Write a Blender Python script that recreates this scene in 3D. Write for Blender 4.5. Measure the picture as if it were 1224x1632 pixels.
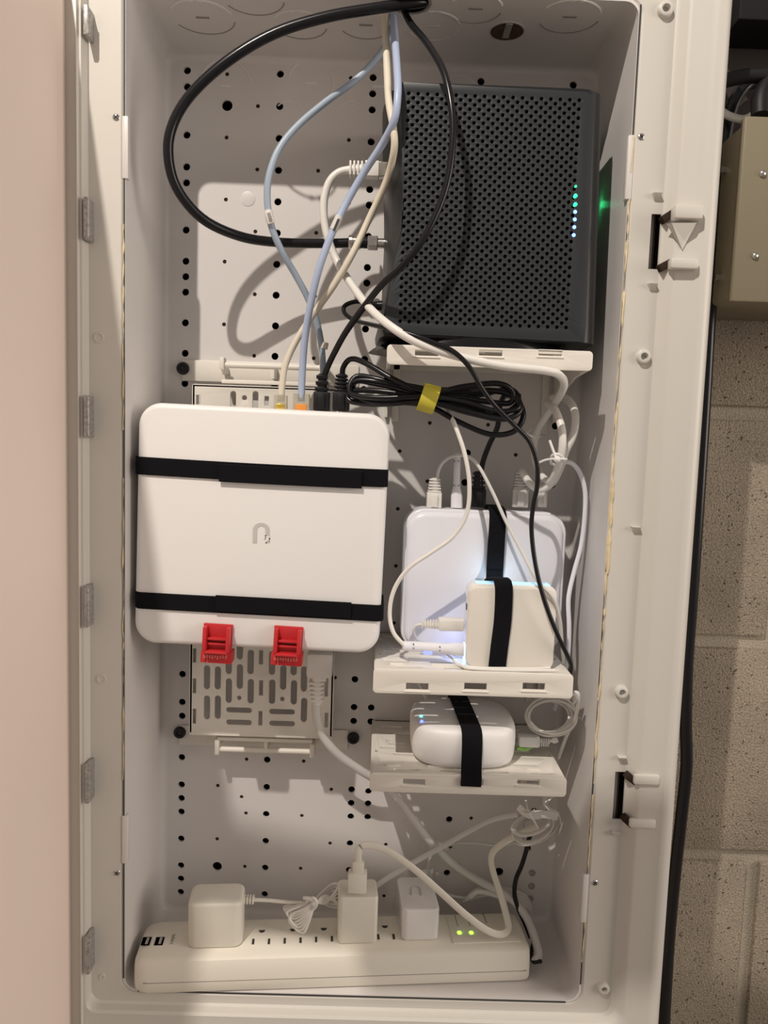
import bpy, bmesh, math, random
from mathutils import Vector, Matrix
random.seed(7)
PI = math.pi
for o in list(bpy.data.objects): bpy.data.objects.remove(o)
SC = bpy.context.scene
COL = SC.collection
ZO = 1500.0            # the enclosure hangs at working height above the floor (mm)

# ------------------------------------------------------------------ camera
# camera pose solved from the half-inch hole grid of the back panel (mm; X right, -Y towards the viewer, Z up)
F = 1226.0
CAM = Vector((167.01, -663.69, -294.28))
RX = Vector((0.99943278, -0.0061814, 0.03310439))     # image right
RY = Vector((0.03235537, -0.09638787, -0.99481783))   # image down
RZ = Vector((0.00934023, 0.99532465, -0.0961332))     # view direction
cam = bpy.data.cameras.new('camera'); co = bpy.data.objects.new('camera', cam); COL.objects.link(co)
m = Matrix.Identity(4)
for i in range(3):
    m[i][0] = RX[i]; m[i][1] = -RY[i]; m[i][2] = -RZ[i]
m[0][3] = CAM.x * .001; m[1][3] = CAM.y * .001; m[2][3] = (CAM.z + ZO) * .001
co.matrix_world = m
cam.sensor_fit = 'VERTICAL'; cam.sensor_height = 36.0; cam.lens = F / 1632 * 36
cam.clip_start = 0.01
SC.camera = co
SC.view_settings.view_transform = 'Standard'; SC.view_settings.look = 'None'
SC.view_settings.gamma = 1; SC.view_settings.use_curve_mapping = False
SC.view_settings.exposure = 0.0

# ------------------------------------------------------------------ light
w = bpy.data.worlds.new('world'); SC.world = w; w.use_nodes = True
w.node_tree.nodes['Background'].inputs[0].default_value = (1.0, 0.89, 0.81, 1)
w.node_tree.nodes['Background'].inputs[1].default_value = 0.31
def lamp(name, loc, power, color, radius):
    l = bpy.data.lights.new(name, 'POINT'); l.energy = power; l.color = color; l.shadow_soft_size = radius
    o = bpy.data.objects.new(name, l); COL.objects.link(o)
    o.location = (loc[0] * .001, loc[1] * .001, (loc[2] + ZO) * .001); return o
ar = bpy.data.lights.new('room_fill_light', 'AREA'); ar.energy = 16; ar.size = .9; ar.color = (1.0, .88, .78)  # soft fill added from the right to brighten the door's inner face
ao = bpy.data.objects.new('room_fill_light', ar); COL.objects.link(ao); ao.location = (1.9, -.85, 1.5)
ao.rotation_euler = (Vector((0, 0, 1.2)) - ao.location).to_track_quat('-Z', 'Y').to_euler()
lamp('ceiling_bulb', (-264, -1000, 912), 80, (1.0, 0.91, 0.81), 0.012)

# ------------------------------------------------------------------ pixel helpers: a ray of the camera met with a plane of the scene
def _ray(px, py): return RX * ((px - 612) / F) + RY * ((py - 816) / F) + RZ
def P(px, py, d):
    r = _ray(px, py); return CAM + r * ((-d - CAM.y) / r.y)
def PZ(px, py, z):
    r = _ray(px, py); return CAM + r * ((z - CAM.z) / r.z)
def PX(px, py, x):
    r = _ray(px, py); return CAM + r * ((x - CAM.x) / r.x)

# ------------------------------------------------------------------ materials
MATS = {}
def mat(name, col, rough=.45, metal=0, spec=.5, emit=None, estr=0, noise=0, nscale=60, bump=0, bscale=400, trans=0, alpha=None, coat=0):
    if name in MATS: return MATS[name]
    mt = bpy.data.materials.new(name); mt.use_nodes = True; nt = mt.node_tree
    b = nt.nodes['Principled BSDF']
    b.inputs['Base Color'].default_value = (*col, 1); b.inputs['Roughness'].default_value = rough
    b.inputs['Metallic'].default_value = metal; b.inputs['Specular IOR Level'].default_value = spec
    b.inputs['Transmission Weight'].default_value = trans
    b.inputs['Coat Weight'].default_value = coat
    if alpha is not None: b.inputs['Alpha'].default_value = alpha
    if emit: b.inputs['Emission Color'].default_value = (*emit, 1); b.inputs['Emission Strength'].default_value = estr
    tc = nt.nodes.new('ShaderNodeTexCoord')
    if noise:
        n = nt.nodes.new('ShaderNodeTexNoise'); n.inputs['Scale'].default_value = nscale; n.inputs['Detail'].default_value = 5
        nt.links.new(tc.outputs['Object'], n.inputs['Vector'])
        r = nt.nodes.new('ShaderNodeValToRGB')
        r.color_ramp.elements[0].position = .3; r.color_ramp.elements[1].position = .7
        r.color_ramp.elements[0].color = (*[c * (1 - noise) for c in col], 1)
        r.color_ramp.elements[1].color = (*[min(1, c * (1 + noise)) for c in col], 1)
        nt.links.new(n.outputs['Fac'], r.inputs['Fac']); nt.links.new(r.outputs['Color'], b.inputs['Base Color'])
    if bump:
        n = nt.nodes.new('ShaderNodeTexNoise'); n.inputs['Scale'].default_value = bscale; n.inputs['Detail'].default_value = 4
        nt.links.new(tc.outputs['Object'], n.inputs['Vector'])
        bp = nt.nodes.new('ShaderNodeBump'); bp.inputs['Strength'].default_value = bump; bp.inputs['Distance'].default_value = .0006
        nt.links.new(n.outputs['Fac'], bp.inputs['Height']); nt.links.new(bp.outputs['Normal'], b.inputs['Normal'])
    MATS[name] = mt; return mt
M_BOX = mat('enclosure_plastic', (.70, .675, .66), .34, noise=.02, nscale=9)
M_FRAME = mat('frame_plastic', (.64, .615, .565), .42, bump=.05)
M_DOOR = mat('door_paint', (.93, .795, .71), .5, bump=.05)
M_SHELF = mat('shelf_plastic', (.78, .745, .68), .45)
M_WHITE = mat('device_white', (.81, .80, .79), .45)
M_COOL = mat('device_cool_white', (.80, .80, .86), .28)
M_GLOSSW = mat('glossy_white', (.80, .79, .78), .12, coat=.4)
M_ADAPT = mat('adapter_white', (.76, .73, .65), .38)
M_STRIP = mat('power_strip_white', (.80, .765, .675), .42)
M_CABW = mat('white_cable', (.78, .76, .72), .4)
M_CABG = mat('grey_white_cable', (.66, .65, .63), .42)
M_CREAM = mat('cream_cable', (.74, .68, .56), .42)
M_BLUE = mat('blue_cable', (.42, .50, .68), .38)
M_BLUE2 = mat('steel_blue_cable', (.36, .44, .54), .4)
M_BLACK = mat('black_rubber', (.008, .008, .010), .25, spec=.35)
M_BLACKM = mat('black_matt', (.008, .008, .009), .5, spec=.3)
M_STRAP = mat('black_hook_and_loop', (.006, .006, .008), .95, spec=.15, bump=.6, bscale=1500)
M_DARK = mat('modem_charcoal', (.018, .022, .025), .45, bump=.1, bscale=1500)
M_DARK2 = mat('modem_side_charcoal', (.013, .014, .015), .38, spec=.35)
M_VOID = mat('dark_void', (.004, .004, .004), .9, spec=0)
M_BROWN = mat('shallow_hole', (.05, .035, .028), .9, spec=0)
M_RED = mat('red_plastic', (.56, .026, .032), .35)
M_REDL = mat('worn_red_plastic', (.68, .12, .11), .6, noise=.25, nscale=900)
M_STEEL = mat('steel', (.62, .60, .58), .25, metal=1)
M_HINGE = mat('hinge_steel', (.42, .41, .39), .5, metal=.6, noise=.3, nscale=500)
M_YELL = mat('yellow_tape', (.62, .55, .06), .45)
M_CLEAR = mat('clear_plug_plastic', (.75, .72, .62), .12, trans=.75)
M_GOLD = mat('gold_contacts', (.85, .62, .12), .25, metal=.8)
M_ORANGE = mat('orange_core', (.75, .28, .05), .4)
M_GREY = mat('logo_grey', (.56, .55, .54), .4)
M_PRINT = mat('grey_print', (.30, .28, .26), .6)
M_INK = mat('black_print', (.03, .03, .03), .6)
def masonry(name, c1, c2, pit):
    """rough cast concrete: speckled aggregate, open pits and a grainy relief"""
    mt = bpy.data.materials.new(name); mt.use_nodes = True; nt = mt.node_tree; b = nt.nodes['Principled BSDF']
    b.inputs['Roughness'].default_value = .95; b.inputs['Specular IOR Level'].default_value = .1
    tc = nt.nodes.new('ShaderNodeTexCoord')
    def noise(sc, det=4):
        n = nt.nodes.new('ShaderNodeTexNoise'); n.inputs['Scale'].default_value = sc; n.inputs['Detail'].default_value = det
        nt.links.new(tc.outputs['Object'], n.inputs['Vector']); return n.outputs['Fac']
    def ramp(src, p0, p1, a, b_):
        r_ = nt.nodes.new('ShaderNodeValToRGB'); r_.color_ramp.elements[0].position = p0; r_.color_ramp.elements[1].position = p1
        r_.color_ramp.elements[0].color = (*a, 1); r_.color_ramp.elements[1].color = (*b_, 1); nt.links.new(src, r_.inputs['Fac']); return r_.outputs['Color']
    base = ramp(noise(620, 6), .34, .68, c1, c2); blot = ramp(noise(14, 3), .3, .7, (.82, .82, .82), (1.08, 1.06, 1.04))
    mx = nt.nodes.new('ShaderNodeMix'); mx.data_type = 'RGBA'; mx.blend_type = 'MULTIPLY'; mx.inputs[0].default_value = 1
    nt.links.new(base, mx.inputs[6]); nt.links.new(blot, mx.inputs[7])
    pits = ramp(noise(300, 2), .25 if pit else .1, .34 if pit else .12, (.28, .26, .24), (1, 1, 1))
    m2 = nt.nodes.new('ShaderNodeMix'); m2.data_type = 'RGBA'; m2.blend_type = 'MULTIPLY'; m2.inputs[0].default_value = 1
    nt.links.new(mx.outputs[2], m2.inputs[6]); nt.links.new(pits, m2.inputs[7]); nt.links.new(m2.outputs[2], b.inputs['Base Color'])
    ad = nt.nodes.new('ShaderNodeMath'); ad.operation = 'ADD'; nt.links.new(noise(600, 6), ad.inputs[0]); nt.links.new(pits, ad.inputs[1])
    bp = nt.nodes.new('ShaderNodeBump'); bp.inputs['Strength'].default_value = .9; bp.inputs['Distance'].default_value = .0018
    nt.links.new(ad.outputs[0], bp.inputs['Height']); nt.links.new(bp.outputs['Normal'], b.inputs['Normal']); return mt
M_BLOCK = masonry('concrete_block', (.25, .21, .16), (.46, .40, .325), True)
M_MORTAR = masonry('mortar', (.38, .335, .27), (.50, .445, .365), False)
M_PANEL = mat('beige_painted_steel', (.22, .19, .13), .4)
M_PANELD = mat('dark_brown_steel', (.035, .026, .024), .5)
M_CAULK = mat('yellowed_caulk', (.70, .58, .36), .7, noise=.25, nscale=120)
M_GREENC = mat('green_cable', (.25, .5, .12), .4)
def led(name, col, s): return mat(name, col, .4, emit=col, estr=s)
L_GREEN = led('led_green', (.02, 1, .25), 4); L_BLUE = led('led_blue', (.16, .28, 1), 3); L_LIME = led('led_lime', (.25, 1, .03), 5)
L_CYAN = led('led_cyan', (.1, .9, 1), 5); L_DEEP = led('led_deep_blue', (.08, .12, 1), 5); L_ICE = led('led_ice', (.55, .85, 1), 1.3)

# ------------------------------------------------------------------ geometry collector (millimetres)
def sm(pts, n=6, closed=False):
    """Catmull-Rom through the points"""
    p = [Vector(q) for q in pts]; N = len(p); out = []
    rng = range(N if closed else N - 1)
    for i in rng:
        if closed: a, b, c, d = p[(i - 1) % N], p[i], p[(i + 1) % N], p[(i + 2) % N]
        else: a, b, c, d = p[max(i - 1, 0)], p[i], p[i + 1], p[min(i + 2, N - 1)]
        for k in range(n):
            t = k / n
            out.append(.5 * ((2 * b) + (c - a) * t + (2 * a - 5 * b + 4 * c - d) * t * t + (3 * b - a - 3 * c + d) * t ** 3))
    if not closed: out.append(p[-1])
    return out
class G:
    def __init__(s): s.v = []; s.f = []
    def add(s, v, f):
        n = len(s.v); s.v += [Vector(q) for q in v]; s.f += [[i + n for i in g] for g in f]; return s
    def loft(s, loops, cap0=True, cap1=True, closed=False):
        n = len(loops[0]); v = [q for l in loops for q in l]; f = []
        R = len(loops)
        for r in range(R if closed else R - 1):
            a = r * n; b = ((r + 1) % R) * n
            for i in range(n): j = (i + 1) % n; f.append([a + i, a + j, b + j, b + i])
        if not closed:
            if cap0: f.append(list(range(n))[::-1])
            if cap1: f.append([(R - 1) * n + i for i in range(n)])
        return s.add(v, f)
    def tube(s, pts, r, seg=10, closed=False, ry=None, smooth=6):
        p = sm(pts, smooth, closed) if smooth else [Vector(q) for q in pts]
        N = len(p); loops = []; up = None
        for i in range(N):
            if closed: t = p[(i + 1) % N] - p[i - 1]
            else: t = p[min(i + 1, N - 1)] - p[max(i - 1, 0)]
            if t.length < 1e-6: t = Vector((0, 0, 1))
            t.normalize()
            if up is None:
                up = Vector((0, 1, 0)) if abs(t.y) < .9 else Vector((1, 0, 0))
            up = (up - t * up.dot(t)).normalized(); sd = t.cross(up)
            rr = r[i * (len(r) - 1) // max(1, N - 1)] if isinstance(r, (list, tuple)) else r
            ra = rr if ry is None else ry
            loops.append([p[i] + sd * (rr * math.cos(a)) + up * (ra * math.sin(a)) for a in [2 * PI * k / seg for k in range(seg)]])
        return s.loft(loops, closed=closed)
    def cyl(s, a, b, r, r2=None, seg=16, bev=0):
        a = Vector(a); b = Vector(b); t = (b - a).normalized(); u = Vector((0, 0, 1)) if abs(t.z) < .9 else Vector((1, 0, 0))
        u = (u - t * u.dot(t)).normalized(); w_ = t.cross(u); r2 = r if r2 is None else r2
        def ring(c, q): return [c + u * (q * math.cos(2 * PI * k / seg)) + w_ * (q * math.sin(2 * PI * k / seg)) for k in range(seg)]
        if bev: return s.loft([ring(a, r - bev), ring(a + t * bev, r), ring(b - t * bev, r2), ring(b, r2 - bev)])
        return s.loft([ring(a, r), ring(b, r2)])
    def lathe(s, c, ax, prof, seg=20):
        ax = Vector(ax).normalized(); u = Vector((0, 0, 1)) if abs(ax.z) < .9 else Vector((1, 0, 0))
        u = (u - ax * u.dot(ax)).normalized(); w_ = ax.cross(u); c = Vector(c)
        return s.loft([[c + ax * h + u * (r * math.cos(2 * PI * k / seg)) + w_ * (r * math.sin(2 * PI * k / seg)) for k in range(seg)] for r, h in prof])
    def box(s, x0, x1, y0, y1, z0, z1, b=0, rot=None, seg=2):
        """axis box, optionally bevelled; rot = (angle about Y in rad, pivot)"""
        bm = bmesh.new(); bmesh.ops.create_cube(bm, size=1)
        for v in bm.verts:
            v.co = Vector(((x0 + x1) / 2 + v.co.x * (x1 - x0), (y0 + y1) / 2 + v.co.y * (y1 - y0), (z0 + z1) / 2 + v.co.z * (z1 - z0)))
        if b: bmesh.ops.bevel(bm, geom=bm.edges[:], offset=b, segments=seg, profile=.5, affect='EDGES')
        bm.verts.index_update()
        v = [q.co.copy() for q in bm.verts]; f = [[q.index for q in g.verts] for g in bm.faces]; bm.free()
        if rot:
            R = Matrix.Rotation(rot[0], 4, rot[2] if len(rot) > 2 else 'Y'); c = Vector(rot[1]); v = [R @ (q - c) + c for q in v]
        return s.add(v, f)
    def band(s, pts, wdir, width, th, smooth=5, closed=False):
        """flat ribbon: wdir constant vector or one per control point"""
        if isinstance(wdir, (list,)):
            wd = sm(wdir, smooth, closed) if smooth else [Vector(q) for q in wdir]
        else: wd = None
        p = sm(pts, smooth, closed) if smooth else [Vector(q) for q in pts]
        N = len(p); loops = []
        for i in range(N):
            if closed: t = p[(i + 1) % N] - p[i - 1]
            else: t = p[min(i + 1, N - 1)] - p[max(i - 1, 0)]
            t.normalize(); wv = (wd[i] if wd else Vector(wdir)).copy(); wv = (wv - t * wv.dot(t)).normalized(); nn = t.cross(wv)
            a = wv * (width / 2); b = nn * (th / 2)
            e = wv * min(.5, th * .4)
            loops.append([p[i] + a - b * .3, p[i] + a - e - b, p[i] - a + e - b, p[i] - a - b * .3, p[i] - a + b * .3, p[i] - a + e + b, p[i] + a - e + b, p[i] + a + b * .3])
        return s.loft(loops, closed=closed)
    def mapv(s, fn): s.v = [Vector(fn(q)) for q in s.v]; return s
    def build(s, name, mt, parent=None, smooth=40):
        me = bpy.data.meshes.new(name)
        off = Vector((0, 0, 0)); k = .001
        base = parent
        wl = Vector((0, 0, 0))
        while base is not None: wl += Vector(base.location); base = base.parent
        me.from_pydata([(q.x * k - wl.x, q.y * k - wl.y, (q.z + ZO) * k - wl.z) for q in s.v], [], s.f)
        bm = bmesh.new(); bm.from_mesh(me); bmesh.ops.recalc_face_normals(bm, faces=bm.faces[:]); bm.to_mesh(me); bm.free()
        if smooth:
            for p in me.polygons: p.use_smooth = True
            me.set_sharp_from_angle(angle=math.radians(smooth))
        me.materials.append(mt)
        o = bpy.data.objects.new(name, me); COL.objects.link(o); o.parent = parent
        return o
def circ(cx, cy, r, n=16, a0=0): return [(cx + r * math.cos(a0 + 2 * PI * k / n), cy + r * math.sin(a0 + 2 * PI * k / n)) for k in range(n)]
def rrect(x0, x1, y0, y1, r, n=5):
    out = []
    r = min(r, (x1 - x0) / 2 - 1e-3, (y1 - y0) / 2 - 1e-3)
    for cx, cy, a in ((x1 - r, y1 - r, 0), (x0 + r, y1 - r, PI / 2), (x0 + r, y0 + r, PI), (x1 - r, y0 + r, 3 * PI / 2)):
        for k in range(n + 1):
            t = a + PI / 2 * k / n; out.append((cx + r * math.cos(t), cy + r * math.sin(t)))
    return out
def rect(x0, x1, y0, y1): return [(x0, y0), (x1, y0), (x1, y1), (x0, y1)]
def obr(cx, cy, w_, h): return rrect(cx - w_ / 2, cx + w_ / 2, cy - h / 2, cy + h / 2, min(w_, h) / 2 - .01, 5)
def plate(outer, holes, th, fn, bevel=0):
    """perforated sheet: 2D outline with holes, th thick, fn maps (x, y, t) with t in 0..th"""
    cu = bpy.data.curves.new('sheet', 'CURVE'); cu.dimensions = '2D'; cu.fill_mode = 'BOTH'
    cu.extrude = max(th / 2 - bevel, 1e-4); cu.bevel_depth = bevel; cu.bevel_resolution = 1
    outs = outer if isinstance(outer[0][0], (tuple, list)) else [outer]
    for l in outs + holes:
        sp = cu.splines.new('POLY'); sp.points.add(len(l) - 1); sp.use_cyclic_u = True
        for i, q in enumerate(l): sp.points[i].co = (q[0], q[1], 0, 1)
    o = bpy.data.objects.new('sheet', cu); COL.objects.link(o)
    dg = bpy.context.evaluated_depsgraph_get(); me = bpy.data.meshes.new_from_object(o.evaluated_get(dg))
    g = G(); g.add([fn(v.co.x, v.co.y, v.co.z + th / 2) for v in me.vertices], [list(p.vertices) for p in me.polygons])
    bpy.data.objects.remove(o); bpy.data.curves.remove(cu); bpy.data.meshes.remove(me)
    # weld shared rims
    bm = bmesh.new(); vs = [bm.verts.new(q) for q in g.v]
    for f in g.f:
        try: bm.faces.new([vs[i] for i in f])
        except ValueError: pass
    bmesh.ops.remove_doubles(bm, verts=bm.verts[:], dist=.002); bm.verts.index_update()
    h = G(); h.v = [v.co.copy() for v in bm.verts]; h.f = [[v.index for v in f.verts] for f in bm.faces]; bm.free()
    return h
def front(d0): return lambda x, y, t: (x, -(d0 + t), y)          # sheet parallel to the back panel, lying d0 in front of it
def text(s, size, fn, th=.15):
    cu = bpy.data.curves.new('t', 'FONT'); cu.body = s; cu.size = size; cu.extrude = th / 2; cu.align_x = 'CENTER'; cu.align_y = 'CENTER'
    o = bpy.data.objects.new('t', cu); COL.objects.link(o)
    dg = bpy.context.evaluated_depsgraph_get(); me = bpy.data.meshes.new_from_object(o.evaluated_get(dg))
    g = G(); g.add([fn(v.co.x, v.co.y, v.co.z + th / 2) for v in me.vertices], [list(p.vertices) for p in me.polygons])
    bpy.data.objects.remove(o); bpy.data.curves.remove(cu); bpy.data.meshes.remove(me); return g
def thing(name, label, cat, loc, group=None):
    o = bpy.data.objects.new(name, None); COL.objects.link(o); o.empty_display_size = .01
    o.location = (loc[0] * .001, loc[1] * .001, (loc[2] + ZO) * .001)
    o['label'] = label; o['category'] = cat
    if group: o['group'] = group
    return o
def tag(o, label, cat, group=None):
    o['label'] = label; o['category'] = cat
    if group: o['group'] = group
    return o
def slab(x0, x1, z0, z1, d0, d1, rad, bev, bevb=None, n=8, rot=0):
    """rounded slab facing the viewer, with softened front edge"""
    bevb = bev if bevb is None else bevb; L = []
    def ring(ins, d): return [Vector((x, -d, z)) for x, z in rrect(x0 + ins, x1 - ins, z0 + ins, z1 - ins, max(rad - ins, .3), n)]
    for k in range(4): a = PI / 2 * k / 3; L.append(ring(bevb * (1 - math.sin(a)), d0 + bevb * (1 - math.cos(a))))
    for k in range(4): a = PI / 2 * k / 3; L.append(ring(bev * (1 - math.cos(a)), d1 - bev * (1 - math.sin(a))))
    g = G().loft(L)
    if rot:
        R = Matrix.Rotation(rot, 4, 'Y'); c = Vector(((x0 + x1) / 2, 0, (z0 + z1) / 2)); g.mapv(lambda q: R @ (q - c) + c)
    return g
def struct(o): o['kind'] = 'structure'; return o

# ================================================================== SETTING: block wall, floor
XL, XR, ZT, ZB = -17.5, 337.5, 12.0, -729.0        # inside faces of the enclosure
WY = 42.0
wall = struct(G().box(-700, 1500, WY + 4.5, WY + 140, -1500, 900).build('wall_back', M_MORTAR))
blk = {}
jz = [P(1130, y_, -WY).z for y_ in (657, 1022, 1363)]
jz = [jz[0] + 408, jz[0] + 204, *jz, jz[2] - 206, jz[2] - 412]
for r in range(-2, 4):
    z1 = jz[r + 2] - 6.5; z0 = jz[r + 3] + 6.5
    for c in range(-1, 4):
        x0 = 150 + 400 * c + (200 if r % 2 else 0)
        if x0 > 1000 or x0 < 100: continue
        o = G().box(x0 + 6.5 - 8, x0 + 393.5 - 8, WY, WY + 30, z0, z1, 1.4).build('concrete_block', M_BLOCK, wall)
        jx = random.uniform(-.8, .8); o.location.y += jx * .001
struct(G().box(-2500, 2500, -2600, WY + 140, -1560, -1500).build('floor', mat('concrete_floor', (.32, .29, .25), .8, noise=.2, nscale=5)))

# unseen pipe and stub, added between bulb and enclosure to shade the lower right
op = struct(G().cyl((-330, -500, 142), (900, -500, -128), 23, seg=32).cyl((-28, -500, 28), (600, -500, 8), 12, seg=24, bev=2).build('added_shadow_pipe', M_FRAME))

# ================================================================== ENCLOSURE
enc = thing('media_enclosure', 'tall open off-white plastic wall enclosure with perforated back panel holding all the devices', 'enclosure', (160, 0, -729))
U = 12.7
big = [(0, r) for r in (0, 1, 4, 6, 7, 10, 12, 13, 14, 16, 18, 20, 22, 24, 25, 28, 30, 31, 34, 36, 37, 40, 42, 43, 46, 48, 49, 50, 52, 54, 55, 56)]
big += [(6, r) for r in range(0, 57, 2)]
big += [(12, r) for r in (0, 1, 2, 4, 7, 8, 10, 12, 13, 16, 18, 20, 24, 30, 36, 40, 42, 43, 48, 49, 50, 52, 54, 55)]
big += [(13.2, r) for r in (42, 43, 48.1, 49, 50)]
big += [(19, r) for r in (0, 50, 54)] + [(25, 0), (25, 49.2), (24.7, 52)]
bh = [(c * U, -r * U) for c, r in big]
for px in ((745, 722), (741, 769), (885, 679), (880, 773), (887, 630)):
    q = P(px[0], px[1], 0); bh.append((q.x, q.z))
spx = [(362, 118), (411, 169), (361, 219), (410, 270), (360, 318), (407, 369), (559, 124), (556, 223), (507, 272), (504, 371), (556, 324), (358, 417), (406, 469), (502, 472), (357, 517), (405, 567), (500, 571),
       (534, 1080), (393, 1210), (484, 1213), (347, 1252), (528, 1258), (385, 1270), (392, 1296), (481, 1300), (346, 1337), (526, 1344), (615, 1346), (390, 1381), (479, 1384), (612, 1428), (751, 1304), (718, 1350),
       (685, 674), (637, 719), (828, 630), (822, 725), (778, 677), (681, 767), (634, 811), (631, 902), (628, 993)]
sh = [(P(x, y, 0).x, P(x, y, 0).z) for x, y in spx]
lg = [(P(362, 168, 0), 4.4), (P(346, 1381, 0), 4.3), (P(795, 1390, 0), 4.2)]
holes = [circ(x, y, 3.0) for x, y in bh] + [circ(x, y, 1.7, 10) for x, y in sh] + [circ(q.x, q.z, r, 20) for q, r in lg]
g = plate(rrect(XL + 5, XR - 5, ZB + 5, ZT - 5, 7, 6), holes, 2.2, front(-2.2))
g.build('back_panel', M_BOX, enc, 30)
# walls of the shell: deep draw with a soft fillet to the back
L = []
def rr3(i, d, r): return [Vector((x, -d, z)) for x, z in rrect(XL + i, XR - i, ZB + i, ZT - i, r, 8)]
L.append(rr3(5.0, 0, 7))
for k in range(1, 6): a = PI / 2 * k / 5; L.append(rr3(5 - 5 * math.sin(a), 5 - 5 * math.cos(a), 9))
L += [rr3(0, 98, 10), rr3(0, 100.5, 10), rr3(-1.8, 100.5, 11), rr3(-2.2, -3, 11)]
G().loft(L, cap0=False, cap1=False).build('shell', M_BOX, enc, 50)
G().box(XL - 2, XR + 2, 12, 15, ZB - 2, ZT + 2).build('cavity_dark_sheet', M_VOID, enc)  # near-black sheet put in for the darkness behind the panel holes
G().box(XL - 2, XR + 2, 2.3, 12, ZT - 2, ZT + 2).box(XL - 2, XR + 2, 2.3, 12, ZB - 2, ZB + 2).box(XL - 2, XL + 1, 2.3, 12, ZB, ZT).box(XR - 1, XR + 2, 2.3, 12, ZB, ZT).build('cavity_dark_rim', M_VOID, enc)  # near-black rim closes the cavity so the holes stay dark
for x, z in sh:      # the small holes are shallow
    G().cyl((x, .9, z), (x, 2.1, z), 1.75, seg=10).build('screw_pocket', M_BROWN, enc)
for px in ((848, 1391), (847, 1412), (845, 1432)):
    q = P(px[0], px[1], 0); G().lathe((q.x, 0, q.z), (0, -1, 0), [(3.2, 0), (3.2, .4), (2.2, .5), (2.0, .1)]).build('blind_hole', M_HINGE, enc)

# knockouts (raised rings with a pry slot; white arcs painted as highlight, dark as shade)
def ring_arc(fn, r, a0, a1, w_=.5):
    pts = [fn(r * math.cos(a), r * math.sin(a)) for a in [a0 + (a1 - a0) * k / 24 for k in range(25)]]
    return G().tube(pts, w_, 6, smooth=0)
kn_b = [(359, 137, 21, .15, 2.9), (495, 133, 18.5, -.3, 2.9), (603, 138, 17.5, .8, 2.9), (460, 186, 12, .6, 2.4), (560, 186, 12, .6, 2.4), (735, 150, 14, .6, 2.4)]
for x, y, r, a0, a1 in kn_b:
    c = P(x, y, 0)
    k = ring_arc(lambda u, v, c=c: (c.x + u, -.1, c.z + v), r, a0, a1, .55)
    if r > 15: k.box(c.x - 5, c.x - 1.5, -1.1, 0, c.z + r - 2, c.z + r + 1, .3).box(c.x + 1, c.x + 4.5, -1.1, 0, c.z + r - 2, c.z + r + 1, .3).box(c.x - 5, c.x + 5, -.5, 0, c.z - 1, c.z + 1, .2)
    k.build('knockout', M_WHITE, enc)  # white arc and nubs paint the highlight on the ring
kn_t = [(323, 28, 23.5, 1), (403, -3, 22, 1), (583, 40, 20, 1), (478, 40, 20, 1), (758, 14, 19, 1), (690, 42, 20, 0), (908, 27, 22, 1)]
for x, y, r, s in kn_t:
    c = PZ(x, y, ZT - .1)
    fn = lambda u, v, c=c: (c.x + u, c.y + v, ZT - .1)
    k = ring_arc(fn, r, PI + .5, 2 * PI - .3, .75)
    k.box(c.x - 5, c.x - 1.5, c.y - r - 1, c.y - r + 2, ZT - .9, ZT, .3); k.box(c.x + 1.5, c.x + 5, c.y - r - 1, c.y - r + 2, ZT - .9, ZT, .3)
    k = k.build('knockout', M_WHITE if s else M_BOX, enc)
    g_ = ring_arc(fn, r, .2, PI - .5, .5); g_.box(c.x - 5, c.x + 5, c.y - 1, c.y + 1, ZT - .5, ZT, .2); g_.build('slot_and_shade_arc', M_PRINT if s else M_FRAME, k)  # dark arc paints the ring's shaded half; the bar is the slot
# opened knockouts: a dark brown well with its clip, and the one the cables come through
c = PZ(808, 50, ZT)
G().lathe((c.x, c.y, ZT + .2), (0, 0, -1), [(14, 0), (14, .5), (12.5, .6), (12.5, .25)], 28).build('knockout_rim', M_FRAME, enc)
o = G().lathe((c.x, c.y, ZT), (0, 0, -1), [(12.5, 0), (12.5, .3)], 28).build('open_knockout', mat('rust_brown', (.07, .035, .02), .8, noise=.4, nscale=300), enc)
G().box(c.x - 2.5, c.x + 2.5, c.y - 12, c.y + 8, ZT - 1.2, ZT - .2, .3).build('knockout_tab', M_HINGE, enc)
c = PZ(654, 3, ZT)
G().lathe((c.x, c.y, ZT), (0, 0, -1), [(13, 0), (13, .3)], 28).build('cable_opening', M_VOID, enc)
G().lathe((c.x, c.y, ZT), (0, 0, -1), [(15, 0), (15, .8), (13, .8), (13, .1)], 28).build('opening_bushing', M_HINGE, enc)
# pale blank disc on the panel and push pins
q = P(395, 317, 0); G().lathe((q.x, 0, q.z), (0, -1, 0), [(6, 0), (6, .25), (5.6, .35)], 24).build('blank_disc', M_BOX, enc)

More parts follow.
